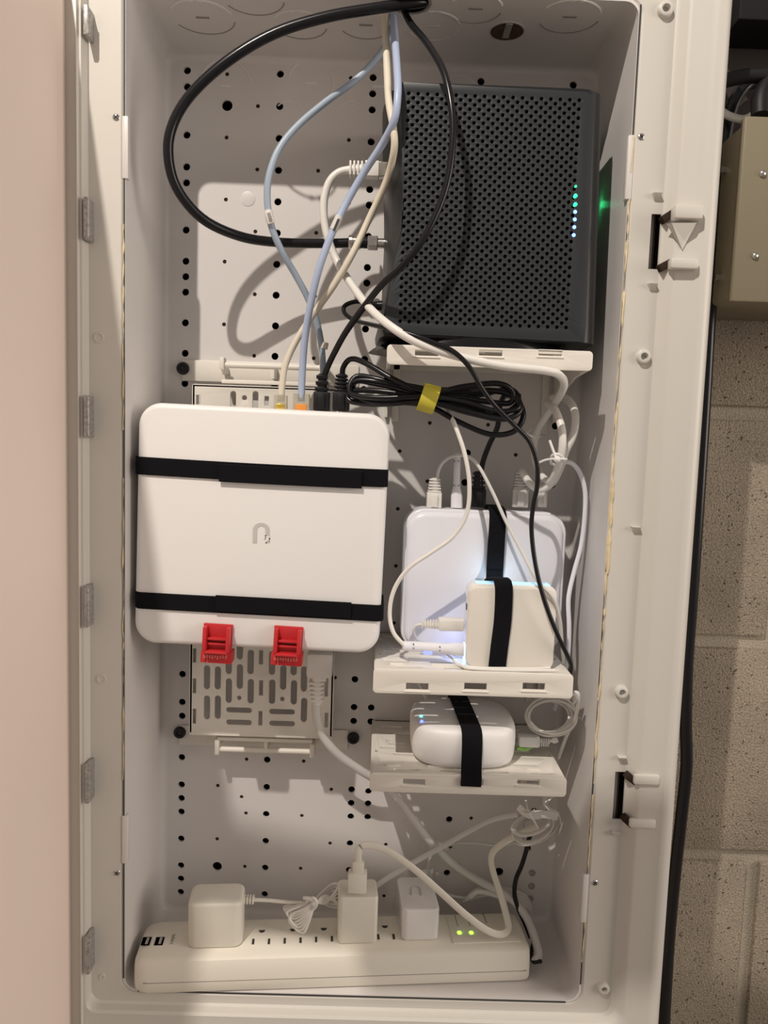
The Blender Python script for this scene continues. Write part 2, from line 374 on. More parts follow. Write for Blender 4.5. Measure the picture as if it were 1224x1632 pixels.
# front frame: ring lofted from the opening to the outer rim
def fr(l, r, t, b, rad, d, n=8): return [Vector((x, -d, z)) for x, z in rrect(l, r, b, t, rad, n)]
LF = [fr(-19.6, 339.6, 14, -731.2, 11, 94), fr(-19.6, 339.6, 14, -731.2, 11, 100.2), fr(-20.6, 341, 15, -732, 12, 101),
      fr(-43.4, 363, 26, -738.6, 9, 101), fr(-44.2, 366, 28, -740.2, 9, 102.5), fr(-44.5, 369, 30, -741, 9, 108), fr(-44.9, 372, 32, -742.8, 9, 109.6),
      fr(-46.3, 384.5, 48, -764, 9, 109.8), fr(-46.8, 388, 50, -768, 9, 111.6), fr(-47.1, 391.5, 52, -772, 9, 112.6), fr(-47.3, 395.5, 53, -776, 10, 111.4), fr(-47.5, 399, 54, -780, 10, 107), fr(-47.6, 400.5, 55, -782, 10, 98),
      fr(-47.7, 401, 56, -783, 10, 10), fr(-40, 380, 40, -770, 10, 10), fr(-30, 360, 30, -742, 10, 92)]
G().loft(LF[3:] + LF[:3], cap0=False, cap1=False).build('front_frame', M_FRAME, enc, 35)
def pslot(x0, x1, y0, y1):
    a = P((x0 + x1) / 2, y0, 101); b = P((x0 + x1) / 2, y1, 101); h = (x1 - x0) / 2 / 2.17
    xm = (a.x + b.x) / 2; return rect(xm - h, xm + h, b.z, a.z)
plate([rrect(-43.4, 363, -738.6, 26, 9, 8), rrect(-20.6, 341, -732, 15, 12, 8)], [pslot(1036, 1051, 341, 429), pslot(978, 995, 1230, 1306)], 1.6, front(99.4)).build('frame_flange', M_FRAME, enc, 30)
G().box(350, 362, -90, -86, -720, -90).build('slot_backing', mat('brown_wood', (.16, .11, .085), .8, noise=.2, nscale=80), enc)
def mouth(x, y, a_):
    q = P(x, y, 106); G().box(q.x - 4.2, q.x + 4.2, -107.5, -100, q.z - 2.6, q.z + 2.6, .3, (a_, (q.x, 0, q.z))).build('latch_mouth_shade', M_BROWN, enc)  # solid dark box painted for the shade inside the mouth
mouth(1064, 345, -.6); mouth(1060, 423, -.5); mouth(1006, 1241, .6); mouth(1001, 1309, .7)
# latch keepers: upper pair with their wedge, lower pair recessed
def keeper(x0, x1, y0, y1, dd):
    a = P(x0, y0, 113); b = P(x1, y1, 113)
    G().box(a.x, b.x, -(111 + dd), -108, b.z, a.z, 1.4).build('latch_keeper', M_FRAME, enc)
keeper(1073, 1116, 328, 352, 7); keeper(1068, 1111, 412, 430, 5)
keeper(1012, 1052, 1236, 1253, 1.2); keeper(1005, 1046, 1307, 1322, 1.2)
a, b, c = P(1062, 356, 111), P(1110, 356, 111), P(1088, 398, 111)
G().add([(a.x, -110.5, a.z), (b.x, -110.5, b.z), (c.x, -110.5, c.z), (a.x + 2, -116, a.z - 1), (b.x - 2, -116, b.z - 1), (c.x, -112, c.z + 6)], [[0, 1, 2], [3, 5, 4], [0, 3, 4, 1], [1, 4, 5, 2], [2, 5, 3, 0]]).build('latch_wedge', M_FRAME, enc, 20)
# bosses, wedges, screws
for x, y, r in ((1062, 13, 5.0), (1027, 568, 4.8), (992, 1104, 4.6), (963, 1577, 4.4)):
    q = P(x, y, 104); G().lathe((q.x, -100.5, q.z), (0, -1, 0), [(r + .8, 0), (r, 3.6), (r - .8, 4.2), (r - 2.1, 4.2), (r - 2.3, 1.2), (.3, .6)], 24).build('screw_boss', M_FRAME, enc)
    G().lathe((q.x, -101.2, q.z), (0, -1, 0), [(r - 2.4, 0), (r - 2.6, .4)], 16).build('boss_hole', M_HINGE, enc)
for x, y, r in ((158, 538, 4.0), (162, 1082, 4.0), (163, 1556, 2.6)):
    q = P(x, y, 101); G().lathe((q.x, -100.8, q.z), (0, -1, 0), [(r, 0), (r - .3, .8), (r - 1.4, .9), (r - 1.6, .3), (.2, .5)], 20).build('screw_boss', M_FRAME, enc)
for x, y in ((1047, 314), (1040, 458), (1013, 845), (991, 1211), (981, 1330)):
    q = P(x, y, 103); G().add([(q.x - 3.5, -100.5, q.z + 2.8), (q.x + 3.5, -100.5, q.z + 2.8), (q.x + 3.2, -100.5, q.z - 3), (q.x - 1, -100.5, q.z - 2.4), (q.x - 3, -105.5, q.z + 2.4), (q.x + 3, -105.5, q.z + 2.4), (q.x + 2.6, -103.5, q.z - .4), (q.x - 2, -103.5, q.z - .2)],
        [[0, 1, 5, 4], [4, 5, 6, 7], [1, 2, 6, 5], [0, 4, 7, 3], [3, 7, 6, 2]]).build('wedge_tab', M_FRAME, enc, 20)
def screw(x, y, d, r=2.9):
    q = P(x, y, d); s = G().lathe((q.x, -d + 1, q.z), (0, -1, 0), [(r, 0), (r, .5), (r * .8, 1.3), (r * .4, 1.7), (.1, 1.8)], 18).build('screw', M_STEEL, enc)
    G().box(q.x - r * .6, q.x + r * .6, -d - 1.1, -d, q.z - .35, q.z + .35, rot=(.7, (q.x, 0, q.z))).box(q.x - .35, q.x + .35, -d - 1.1, -d, q.z - r * .6, q.z + r * .6, rot=(.7, (q.x, 0, q.z))).build('cross_recess', M_INK, s)
for s_ in ((185, 187), (186, 1391), (1022, 218), (948, 1407)): screw(s_[0], s_[1], 101)
# lip joggles beside the screws and yellowed caulk in the right-hand seam
for x0, y0, y1, sgn in ((203, 185, 285, 1), (205, 1300, 1376, 1), (1001, 215, 318, -1), (934, 1393, 1470, -1)):
    a = P(x0, y0, 101); b = P(x0, y1, 101); xx = XL if sgn > 0 else XR
    G().box(min(xx - sgn * 2.2, xx + sgn * 2.2), max(xx - sgn * 2.2, xx + sgn * 2.2), -101.8, -96, b.z, a.z, .8).build('lip_tab', M_BOX, enc)
def caulk(x, z0, z1, wd):
    pts = []; z = z0
    while z > z1: pts.append((x + random.uniform(-.35, .35), -100.9 - random.uniform(0, .3), z)); z -= random.uniform(4, 11)
    G().tube(pts, [wd * random.choice((.5, .8, 1, 1.2, .3)) for _ in pts], 6, smooth=2).build('caulk_bead', M_CAULK, enc)
caulk(XR + 1.2, -78, -560, .8); caulk(XR + 1.6, -320, -395, 1.5); caulk(XL - 1.3, -150, -300, .6); caulk(XL - 1.2, -330, -560, .45); caulk(XR + 1.1, -560, -700, .5)
for xx, z0, z1 in ((XR + .9, 10, -80), (XR + 1.0, -130, -300), (XR + .9, -380, -715), (XL - .9, 10, -720)):
    G().box(xx - .45, xx + .45, -101.1, -98, z1, z0).build('seam_gap', M_INK, enc)
G().box(XL + 10, XR - 10, -101.1, -98, ZB - 1.5, ZB - .7).build('seam_gap', M_INK, enc)

# door, swung open on the left; only its hinge side is near the box
door = G().box(-57.6, -47.9, -107, -60, -790, 60, 1).build('door_jamb_side', M_FRAME, enc)
th = math.radians(5.5)
dl = lambda t, n, z: (-56.5 - t * math.sin(th) - n * math.cos(th), -103 - t * math.cos(th) + n * math.sin(th), z)
dz0, dz1 = -772, 32
dg_ = G(); prof = [(0, 0), (0, 16), (3, 18), (395, 18), (398, 15), (398, 0)]
dg_.loft([[Vector(dl(t, n, z)) for t, n in prof] for z in (dz0, dz1)])
dgo = dg_.build('door', M_DOOR, enc, 30)
for x, y0, y1 in ((137.5, 8, 56), (137.5, 314, 381), (137.8, 630, 697), (138, 934, 1000), (139.5, 1217, 1280), (140, 1492, 1552)):
    a = P(x, y0, 112); b = P(x, y1, 112)
    hn = G().box(a.x - 1.8, a.x + 1.2, -113.2, -100, b.z, a.z, .5)
    hn.cyl((a.x + .9, -112, b.z + 1), (a.x + .9, -112, a.z - 1), 1.1, seg=10)
    hn.build('hinge', M_HINGE, dgo)

# ================================================================== ROUTER BRACKET (slotted plate behind the big white gateway)
brk = thing('mounting_bracket', 'white slotted mounting bracket fixed to the back panel behind the strapped white device', 'bracket', (75, -2, -550))
sl = []
def cs(x, y, w_, h):     # slot from the photo's lower-left crop (crop px at 2.661)
    q = P(180 + x / 2.661, 980 + y / 2.661, 28); return (q.x, q.z, w_ / 2.661 / 1.93, h / 2.661 / 1.93)
for x, a, b in ((398, 105, 190), (398, 210, 320), (398, 338, 448), (444, 90, 200), (444, 215, 320), (444, 338, 446), (491, 145, 255), (491, 265, 378), (538, 85, 192), (538, 205, 318), (584, 145, 255), (584, 268, 380),
                (675, 150, 258), (675, 270, 382), (722, 85, 195), (722, 210, 322), (767, 150, 260), (767, 273, 385), (810, 215, 330), (810, 348, 460), (857, 215, 330)):
    x_, z_, w_, h_ = cs(x, (a + b) / 2, 30, b - a); sl.append(obr(x_, z_, w_, h_))
for x, a, b, w_ in ((345, 140, 205, 18), (345, 267, 335, 18), (345, 395, 465, 18), (628, 148, 212, 20), (628, 275, 345, 20), (625, 405, 472, 20), (905, 260, 350, 18), (905, 412, 480, 18)):
    x_, z_, w2, h_ = cs(x, (a + b) / 2, w_, b - a); sl.append(rect(x_ - w2 / 2, x_ + w2 / 2, z_ - h_ / 2, z_ + h_ / 2))
for x, y in ((534, 404), (534, 456), (717, 411), (717, 461)):
    x_, z_, w2, h_ = cs(x, y, 115, 26); sl.append(obr(x_, z_, w2, h_))
for x, y in ((535, 352), (718, 357)):
    x_, z_, _, _ = cs(x, y, 1, 1); sl.append(circ(x_, z_, 2.2))
for x, y, w_, h in ((371.5, 642, 10, 38), (407, 642, 10, 38)):
    q = P(x, y, 28); sl.append(obr(q.x, q.z, w_ / 1.93, h / 1.93))
for x, y, w_, h in ((316, 637, 8, 16), (425, 639, 8, 16)):
    q = P(x, y, 28); sl.append(rect(q.x - w_ / 3.9, q.x + w_ / 3.9, q.z - h / 3.9, q.z + h / 3.9))
q = P(389.6, 634, 28); sl.append(circ(q.x, q.z, 2.3))
plate(rrect(13.3, 135, -550, -256, 1.5, 3), sl, 2, front(26), .25).build('slotted_plate', M_SHELF, brk, 30)
G().box(13.3, 15.5, -28, -14, -550, -256, .4).box(132.8, 135, -28, -14, -550, -256, .4).box(13.3, 135, -28, -14, -552, -550, .4).box(13.3, 135, -28, -14, -258, -256, .4).build('side_flange', M_SHELF, brk)
def hinge_strap(zc, up):
    G().box(-2, 148, -2.4, -.1, zc - 9, zc + 9, 1).build('strap_plate', M_SHELF, brk)
    s = 1 if up else -1
    G().cyl((36, -20, zc + 4 * s), (118, -20, zc + 4 * s), 2.4, bev=.4).build('pivot_rod', M_SHELF, brk)
    G().box(34, 38, -24, -14, zc - 4 + 4 * s, zc + 8 + 2 * s, .8).box(116, 120, -24, -14, zc - 4 + 4 * s, zc + 6 + 2 * s, .8).box(76, 79, -21, -2, zc - 6, zc + 5, .5).box(34, 38, -15, -2.4, zc - 3, zc + 3, .4).box(116, 120, -15, -2.4, zc - 3, zc + 3, .4).box(36, 118, -24, -20, zc - 8 * s - 3, zc - 8 * s, .5).build('pivot_bracket', M_SHELF, brk)
hinge_strap(-243, True); hinge_strap(-563, False)
for x, y in ((291, 587), (286, 1168), (563, 1177)):
    q = P(x, y, 4); p_ = G().lathe((q.x, -2.4, q.z), (0, -1, 0), [(5.4, 0), (5.4, 1.5), (4.6, 3), (2.5, 3.2), (2, 2.2)], 20)
    p_.build('push_pin', M_BLACK, brk)

# ================================================================== BIG WHITE GATEWAY
rt = thing('network_gateway', 'large square white network gateway strapped to the bracket by two black bands', 'network device', (82, -48, -456))
RXL, RXR, RZB, RZT = -12.5, 173.5, -457, -275.5
rot_r = math.radians(1.0)
slab(RXL, RXR, RZB, RZT, 50, 92, 17, 4, 5, 10, rot_r).build('case', M_WHITE, rt, 50)
# logo: grey arch that breaks up into small squares on its right leg
lc = P(416.5, 849, 92.2); lg_ = G(); s = .47
def lp(u, v): return (lc.x + (u - 13.5) * s, lc.z + (16 - v) * s)   # u,v in photo px from (403,833)
pts = []
for a in range(0, 13): t = PI - PI * a / 12; pts.append((13.5 + 13.5 * math.cos(t), 12 - 12 * math.sin(t)))
arc_o = [(0, 33), *pts, (27, 20)]
arc_i = [(20.5, 20)] + [(13.5 + 6.5 * math.cos(PI * a / 8), 12 - 6.5 * math.sin(PI * a / 8)) for a in range(9)] + [(7, 33)]
poly = [lp(*q_) for q_ in arc_o + arc_i]
lgm = plate(poly, [], .25, front(92.0))
for k in range(16):
    u = 18 + 9 * random.random(); v = 20 + 13 * random.random(); e = random.choice((1.2, 1.8, 2.4)); x_, z_ = lp(u, v)
    lgm.box(x_ - e * s / 2, x_ + e * s / 2, -92.25, -92.0, z_ - e * s / 2, z_ + e * s / 2)
lgm.build('logo', M_GREY, rt)

def wrap(d0, d1, x0, x1, z0, z1, off, r=5):
    """closed outline of a horizontal band round the case: z eases from z0 (left) to z1 (right)"""
    pts = []
    for x, y in rrect(x0 - off, x1 + off, -d1 - off, -d0 + off, r, 4):
        t = (x - x0) / (x1 - x0); pts.append((x, y, z0 + (z1 - z0) * t))
    # densify the straight runs
    out = []
    for i in range(len(pts)):
        a = Vector(pts[i]); b = Vector(pts[(i + 1) % len(pts)]); n = max(1, int((b - a).length / 8))
        out += [a.lerp(b, k / n) for k in range(n)]
    return out
def router_strap(za, zb, h, ov0, ov1, ovdz, label, bow):
    p = wrap(50, 92, RXL + .5, RXR - .5, za, zb, 1.0)
    p = [Vector((q.x, q.y, q.z + bow * math.sin(PI * max(0, min(1, (q.x - RXL) / 186))))) for q in p]
    o = thing('hook_and_loop_strap', label, 'strap', (82, -93, za), None)
    G().band(p, (0, 0, 1), h, 1.4, smooth=0, closed=True).build('band', M_STRAP, o)
    e = []
    for k in range(14):
        x = ov0 + (ov1 - ov0) * k / 13; t = (x - RXL) / 186; e.append((x, -94.8, za + (zb - za) * t + ovdz + bow * math.sin(PI * t)))
    G().band(e, (0, 0, 1), h, 1.3, smooth=0).build('overlap', M_STRAP, o)
    return o
router_strap(P(420, 753, 93).z + 2.2, P(420, 753, 93).z - 1.5, 13.2, P(350, 770, 93).x, P(577, 770, 93).x, -1.6, 'upper black fabric strap across the large white gateway, its end overlapping below', -.6)
router_strap(P(420, 967, 93).z + 2.0, P(420, 967, 93).z - 2.4, 12.6, P(344, 965, 93).x, P(560, 965, 93).x, 1.3, 'lower black fabric strap across the large white gateway, just above the red clips', 0)

# ================================================================== RED CLIPS
def clip(px, py, label):
    c = P(px, py, 97); X, Z = c.x, c.z; W, H = 10.9, 15.0
    o = thing('cable_clip', label, 'clip', (X, -93, Z - H), 'red plastic cable clips')
    R_ = (math.radians(2), (X, 0, Z))
    a = G()
    a.box(X - W, X + W, -95, -92.6, Z + 4, Z + H, .3, R_)
    a.box(X - W, X + W, -94.4, -92.6, Z - H + 1, Z + 5, .3, R_)
    a.build('plate', M_RED, o)
    for sx in (-1, 1):
        G().box(X + sx * (W - 2.2) - 1.5, X + sx * (W - 2.2) + 1.5, -102, -94, Z - 5, Z + H - 1, 1.0, R_).build('rail', M_RED, o)
    G().box(X - W + 3, X + W - 3, -99.5, -94, Z + 3.6, Z + 5.4, .5, R_).build('crossbar', M_RED, o)
    G().box(X - W + 3, X + W - 3, -98, -94, Z - .6, Z + 1.4, .4, R_).build('crossbar', M_RED, o)
    G().box(X - W + 2, X + W - 2, -101.5, -94, Z - 6.6, Z - 4.2, .7, R_).build('crossbar', M_RED, o)
    G().box(X - W - 1.2, X + W + .6, -96, -84, Z - H, Z - 5.8, .5, R_).build('jaw', M_RED, o)
    f = G(); n = 9
    for k in range(n):
        x0 = X - W + 1.5 + (2 * W - 4) * k / n; f.box(x0, x0 + (2 * W - 4) / n * .8, -98.6, -95.5, Z - 10.4 + random.uniform(-.7, .5), Z - 7.6, .3, R_)
    f.build('serrated_lip', M_REDL, o)
    G().box(X - W + 4, X - W + 4.6, -96.6, -96, Z - H, Z - 10, rot=R_).build('scratch', M_REDL, o)
clip(345.5, 1027, 'left red plastic clip gripping the bottom edge of the large white gateway')
clip(458, 1031, 'right red plastic clip gripping the bottom edge of the large white gateway')

# ================================================================== SHELVES
def shelf(xl, xr, zt, lip, label, win_px, yrow, wy):
    o = thing('shelf_bracket', label, 'shelf', ((xl + xr) / 2, 0, zt - lip), 'white plastic shelf brackets')
    hs = []
    W = xr - xl
    for r, d in enumerate((16, 30, 61, 73, 87, 101.5)):
        for c in range(4):
            cx = xl + 22 + c * (W - 44) / 3 + (5 if r % 2 else -5); hs.append(obr(cx, d, 20, 4.2))
    for c in range(4): hs.append(rect(xl + 12 + c * 36, xl + 16 + c * 36, 43, 48))
    hs += [rect(xl + 3.4, xl + 6.4, 22, 28), rect(xl + 3, xl + 5.6, 64, 70), rect(xr - 6, xr - 3, 64, 70), rect(xl + 14, xl + 28, 50, 54.5)]
    plate(rrect(xl + 1, xr - 1, 0.5, 109, 4, 4), hs, 2.4, lambda x, y, t: (x, -y, zt - 2.4 + t), .3).build('tray', M_SHELF, o, 30)
    # pips standing up from the tray
    for cx, dd, wd in ((xl + 17, 95.5, 11), (xl + 55, 95.5, 24), (xr - 22, 95.5, 11)):
        G().box(cx - wd / 2, cx + wd / 2, -dd - 1.6, -dd + 1.6, zt - .5, zt + 1.2, .8).build('rib', M_SHELF, o)
    hs = []; out = rrect(xl, xr, zt - lip, zt, 2.5, 4)
    for px in win_px:
        q = P(px, yrow, 110); wa, wb = P(px, wy[0], 110).z, P(px, wy[1], 110).z; hs.append(rrect(q.x - 8.8, q.x + 8.8, wb, wa, .8, 3))
    plate(out, hs, 3, front(107), .5).build('front_lip', M_SHELF, o, 30)
    for px in win_px:
        q = P(px, yrow, 110)
        wa, wb = P(px, wy[0], 110).z, P(px, wy[1], 110).z
        sk = G().box(q.x - 9.8, q.x + 9.8, -110.7, -109.6, wb - 1.2, wb - .1, .4)
        sk.build('socket_rim', M_SHELF, o)
    for x0, x1 in ((xl, xl + 2.2), (xr - 2.2, xr)):
        sd = [(0.5, zt - 1), (0.5, zt - 48), (5, zt - 48), (6, zt - 34), (22, zt - 26), (70, zt - 15), (107, zt - lip + .6), (109, zt - 1)]
        G().loft([[Vector((x, -d, z)) for d, z in sd] for x in (x0, x1)]).build('side_arm', M_SHELF, o, 30)
    G().box(xl + 6, xl + 12, -3, -.2, zt - 52, zt - 2, .5).box(xr - 12, xr - 6, -3, -.2, zt - 58, zt - 2, .5).box(xl, xr, -3, -.2, zt - 8, zt, .5).build('back_rail', M_SHELF, o)
    return o
shelf(171, 316.5, -228.8, 13.0, 'uppermost white shelf bracket, carrying the charcoal modem', (680, 782, 877), 565, (557, 568))
shelf(168.8, 316, -464.6, 17.4, 'middle white shelf bracket, carrying the two strapped white routers', (665, 758, 851), 1094, (1088, 1101))
shelf(168.8, 315.5, -544.2, 13.8, 'lowest white shelf bracket, carrying the rounded white puck', (660, 752, 842), 1245, (1241, 1252))

# ================================================================== MODEM
md = thing('cable_modem', 'tall charcoal modem with perforated front and a column of green and blue lights', 'modem', (242, -60, -229))
LV = []
zs = [(-51.5, 612, 640), (-53.5, 611, 638.5), (-70, 611, 638), (-100, 613, 639), (-130, 613.5, 641), (-150, 613, 638), (-170, 611, 628), (-190, 609, 618), (-205, 606, 612), (-219, 598, 609), (-223, 600, 611)]
zmap = lambda z: -294.28 + (z + 294.28) * 1.031
def mlevel(z, pxs, pxf, ins=0):
    yy = 130 + (-53 - z) * (535 - 130) / 170.; zz = zmap(z)
    xs = P(pxs, yy, 50).x; xf = P(pxf, yy, 96).x
    xr = P(957 - (yy - 148) * 14 / 402, yy, 76).x; xq = P(946 - (yy - 148) * 12 / 402, yy, 96).x
    pl = [(xs + 3, 8), (xs, 14), (xs, 44), (xs + .8, 56), (xs + (xf - xs) * .45, 82), (xf - .6, 92), (xf + .5, 95), (xf + 3, 96.4), (xq - 5, 96.4), (xq, 95.6), (xq + (xr - xq) * .55, 91.5), (xr - .6, 84), (xr, 76), (xr - 1, 12), (xr - 4, 8)]
    cx = 242; return [Vector((x if not ins else x + (ins if x < cx else -ins), -max(8, d - ins), zz)) for x, d in pl]
for i, (z, a, b) in enumerate(zs): LV.append(mlevel(z, a, b, 2.5 if i == 0 else 0))
G().loft(LV).build('case', M_DARK2, md, 35)
# perforated front: left edge follows the flare of the side
left = [P(x, y, 98) for x, y in ((641, 131), (640, 180), (641, 260), (643, 330), (640, 372), (628, 420), (619, 470), (613, 515), (613, 530))]
outl = [(q.x, q.z) for q in left] + [(q.x, q.z) for q in (P(931, 545, 98), P(934, 520, 98), P(946, 165, 98), P(943, 153, 98), P(936, 147, 98))]
gh = []; a0 = P(651.5, 149, 98); dx = 6.67; dzr = 3.02
for r in range(58):
    for c in range(21):
        x = a0.x + c * dx + (dx / 2 if r % 2 else 0) - r * .012; z = a0.z - r * dzr - c * .02
        if x > P(921, 300, 98).x or z < P(780, 522, 98).z: continue
        gh.append(circ(x, z, 1.5, 8, PI / 8))
plate(outl, gh, 1.6, front(96.7), .12).build('front_grille', M_DARK, md, 30)
G().box(179, 305, -96.65, -96.45, -216, -52).build('grille_dark_plate', M_VOID, md)  # black plate put in for the dark interior behind the grille
for (x, y, mm) in ((917.5, 297, L_GREEN), (917.2, 312, L_GREEN), (917, 325.7, L_GREEN), (916.6, 337.7, L_BLUE), (916, 349.7, L_BLUE), (915.2, 362, L_BLUE), (914.4, 374.7, L_BLUE)):
    q = P(x, y, 98.4); G().cyl((q.x, -98.6, q.z), (q.x, -96.8, q.z), 1.35 if y != 297 else .8, seg=12).build('status_light', mm, md)
# black foot with wings
ft = []
for k in range(5):
    t = k / 4; z = -229 + 9.5 * t; w_ = 72 - 8 * t ** 2
    ft.append([Vector((238 + (w_ + 0) * math.cos(a) + (-10 if math.cos(a) < -.3 else 0) * (1 - t), -56 - 42 * math.sin(a), z)) for a in [2 * PI * j / 36 for j in range(36)]])
G().loft(ft).build('foot', M_BLACK, md, 40)
p0, p1 = P(612, 487, 50), P(588, 487, 50)
G().cyl((p0.x + 3, -50, p0.z), (p1.x, -50, p1.z), 4.2, 3.2, bev=.5).build('side_plug', M_BLACK, md)
lgt = bpy.data.lights.new('modem_led_glow', 'POINT'); lgt.energy = .001; lgt.color = (.05, 1, .3); lgt.shadow_soft_size = .003
lo = bpy.data.objects.new('modem_led_glow', lgt); COL.objects.link(lo)
q = PX(958, 326, XR); lo.location = ((XR - 3) * .001, q.y * .001, (q.z + ZO) * .001)
xs_ = P(952, 326, 76).x; G().cyl((xs_ - 1, q.y, q.z), (xs_ + .8, q.y, q.z), 1.2, seg=10).build('side_light', L_GREEN, md)

# ================================================================== WIDE WHITE ROUTER on middle shelf + strap
wr = thing('wireless_router', 'wide white router standing at the back of the middle shelf, black strap over it', 'router', (254, -45, -464))
slab(189, 319, -464, -349.5, 24, 54, 17, 1.5, 4, 10).build('case', M_COOL, wr, 50)
slab(191.2, 316.8, -463, -352, 50, 57, 15.5, 4, .5, 10).build('front_cover', M_COOL, wr, 50)
text('router', 4.2, lambda x, y, t, c=P(768, 923, 57): (c.x + x, -57.0 - t, c.z + y)).build('small_print', M_PRINT, wr)
a = P(793, 806, 57)
st = thing('hook_and_loop_strap', 'black strap looped vertically over the wide white router behind the small one', 'strap', (a.x, -57, -350))
sp = [(a.x, -20, -380), (a.x, -21.5, -352), (a.x, -26, -347.6), (a.x, -40, -347), (a.x, -53, -347.4), (a.x + .2, -58.2, -351), (a.x + .4, -59, -358), (a.x, -58.6, -385), (a.x, -58.4, -420), (a.x - .5, -58.6, -462)]
G().band(sp, (1, 0, 0), 13.4, 1.5).build('band', M_STRAP, st)
G().band([(a.x + .2, -60, -352), (a.x + .2, -60.8, -362), (a.x, -60, -395)], (1, 0, 0), 13.0, 1.2).build('overlap', M_STRAP, st)

# small square router
sr = thing('mini_router', 'small square white router at the front of the middle shelf, glowing at its left edge', 'router', (271, -88, -464.5))
slab(237.6, 304.6, -464.4, -401.5, 78, 93.5, 6.5, 1.2, 1.2, 8).build('rear_case', M_GLOSSW, sr, 50)
slab(238, 304.2, -464.6, -402.5, 92.8, 97, 6, 1.4, .4, 8).build('front_cover', M_SHELF, sr, 50)
q = P(741, 1040, 88)
G().box(237.2, 238.2, -92, -82, q.z - 8, q.z + 7, .3).build('glowing_side', L_ICE, sr)
q2 = P(742, 967, 90); G().box(237.1, 237.8, -92, -88, q2.z - 2, q2.z + 2.5, .2).build('side_button', M_BLACK, sr)
G().box(244, 300, -92, -80, -401.6, -401.2, .1).build('glowing_top', led('led_top', (.45, .75, .95), .55), sr)
l2 = bpy.data.lights.new('router_glow', 'POINT'); l2.energy = .006; l2.color = (.35, .45, 1); l2.shadow_soft_size = .004
l2o = bpy.data.objects.new('router_glow', l2); COL.objects.link(l2o); l2o.location = (.232, -.078, (q.z + ZO) * .001)
l3 = bpy.data.lights.new('router_top_glow', 'POINT'); l3.energy = .01; l3.color = (.5, .8, 1); l3.shadow_soft_size = .01
l3o = bpy.data.objects.new('router_top_glow', l3); COL.objects.link(l3o); l3o.location = (.262, -.072, (-398 + ZO) * .001)
a = P(795, 930, 98)
st = thing('hook_and_loop_strap', 'black strap running down the face of the small square router', 'strap', (a.x, -98, -465))
pxs = [(784, 926, 76), (790, 922, 82), (797, 922, 92), (802, 930, 98.6), (803, 950, 99), (801, 990, 98.6), (796, 1030, 98.4), (791, 1074, 98.4)]
G().band([P(*t) for t in pxs], (1, 0, 0), 13.2, 1.5).build('band', M_STRAP, st)

# ================================================================== PUCK
pk = thing('mesh_puck', 'rounded white mesh puck on the lowest shelf, held down by a black strap', 'router', (241, -62, -544))
cx, cy = 241.0, -62.0; hw = 41.5; hd = 40; zb = -543.6; ht = 31
def sq(k, z, n=40, e=3.2):
    out = []
    for i in range(n):
        t = 2 * PI * i / n; c, s_ = math.cos(t), math.sin(t)
        out.append(Vector((cx + hw * k * math.copysign(abs(c) ** (2 / e), c), cy + hd * k * math.copysign(abs(s_) ** (2 / e), s_), z)))
    return out
pf = [(.86, 0), (.92, .8), (.965, 2.5), (.985, 6), (1.0, 14), (1.0, 22), (.99, 26), (.97, 28.4), (.93, 30), (.87, 30.7), (.7, 31.1), (.4, 31.3), (.1, 31.4)]
G().loft([sq(k, zb + h) for k, h in pf]).build('case', M_WHITE, pk, 60)
for x, y, mm, r in ((671, 1142, L_CYAN, 1.0), (672, 1150, L_DEEP, 1.1)):
    q = PZ(x, y, zb + 30.7); G().cyl((q.x, q.y, zb + 29.8), (q.x, q.y, zb + 31.7), r, seg=10).build('status_light', mm, pk)
q = PZ(735, 1125, zb + 31); a0 = Vector((q.x, -19, 0))
st = thing('hook_and_loop_strap', 'black strap pulled over the rounded white puck and tucked into the shelf lip', 'strap', (244, -100, -545))
pts = [(241, -17, zb + 2), (241, -19.5, zb + 22), (241, -25, zb + 32), (242, -50, zb + 32.8), (243, -74, zb + 32.6), (243.8, -92, zb + 32.1), (244.2, -99, zb + 30.8), (244.4, -102.6, zb + 27), (244.6, -104, zb + 18), (244.6, -104.4, zb + 8), (244.4, -107, zb + 1), (244, -111.9, zb - 1.5), (243.8, -112, zb - 7.5)]
G().band(pts, (1, 0, 0), 15.5, 1.5).build('band', M_STRAP, st)

# ================================================================== POWER STRIP
FA = Vector((-9.5, -108, 0)); FB = Vector((303, -81, 0)); SD = (FB - FA).normalized(); SN = Vector((-SD.y, SD.x, 0))   # SN points to the back
SL = (FB - FA).length; ZS = -728.0; HS = 27.0; DS = 52.0
def S(u, v, z): q_ = FA + SD * u + SN * v; return Vector((q_.x, q_.y, ZS + z))
ps = thing('power_strip', 'long white power strip lying on the enclosure floor with USB ports and adapters plugged in', 'power strip', (146, -60, -728))
def sect(u, k=1.0):
    pr = [(1, 0), (0, 1.5), (0, 9), (.6, 20), (2.2, 24.6), (5.5, 26.8), (46, HS), (49.5, 26), (51.5, 23), (52, 2), (51, 0)]
    return [S(u, 26 + (v - 26) * k, 12.5 + (z - 12.5) * (1 - (1 - k) * 1.2)) for v, z in pr]
rng = [(0, .72), (1.5, .86), (5, .95), (12, 1.0), (SL - 8, 1.0), (SL - 2, .97), (SL, .9)]
G().loft([sect(u, k) for u, k in rng]).build('case', M_STRIP, ps, 35)
sg = G().box(0, 1, 0, 1, 0, 1); sg.v = []; sg.f = []
sg.add([S(8, -.12, 8.6), S(SL - 3, -.12, 8.6), S(SL - 3, -.12, 9.1), S(8, -.12, 9.1), S(8, .5, 8.6), S(SL - 3, .5, 8.6), S(SL - 3, .5, 9.1), S(8, .5, 9.1)], [[0, 1, 2, 3], [0, 4, 5, 1], [3, 2, 6, 7]])
sg.build('case_seam', M_PRINT, ps)
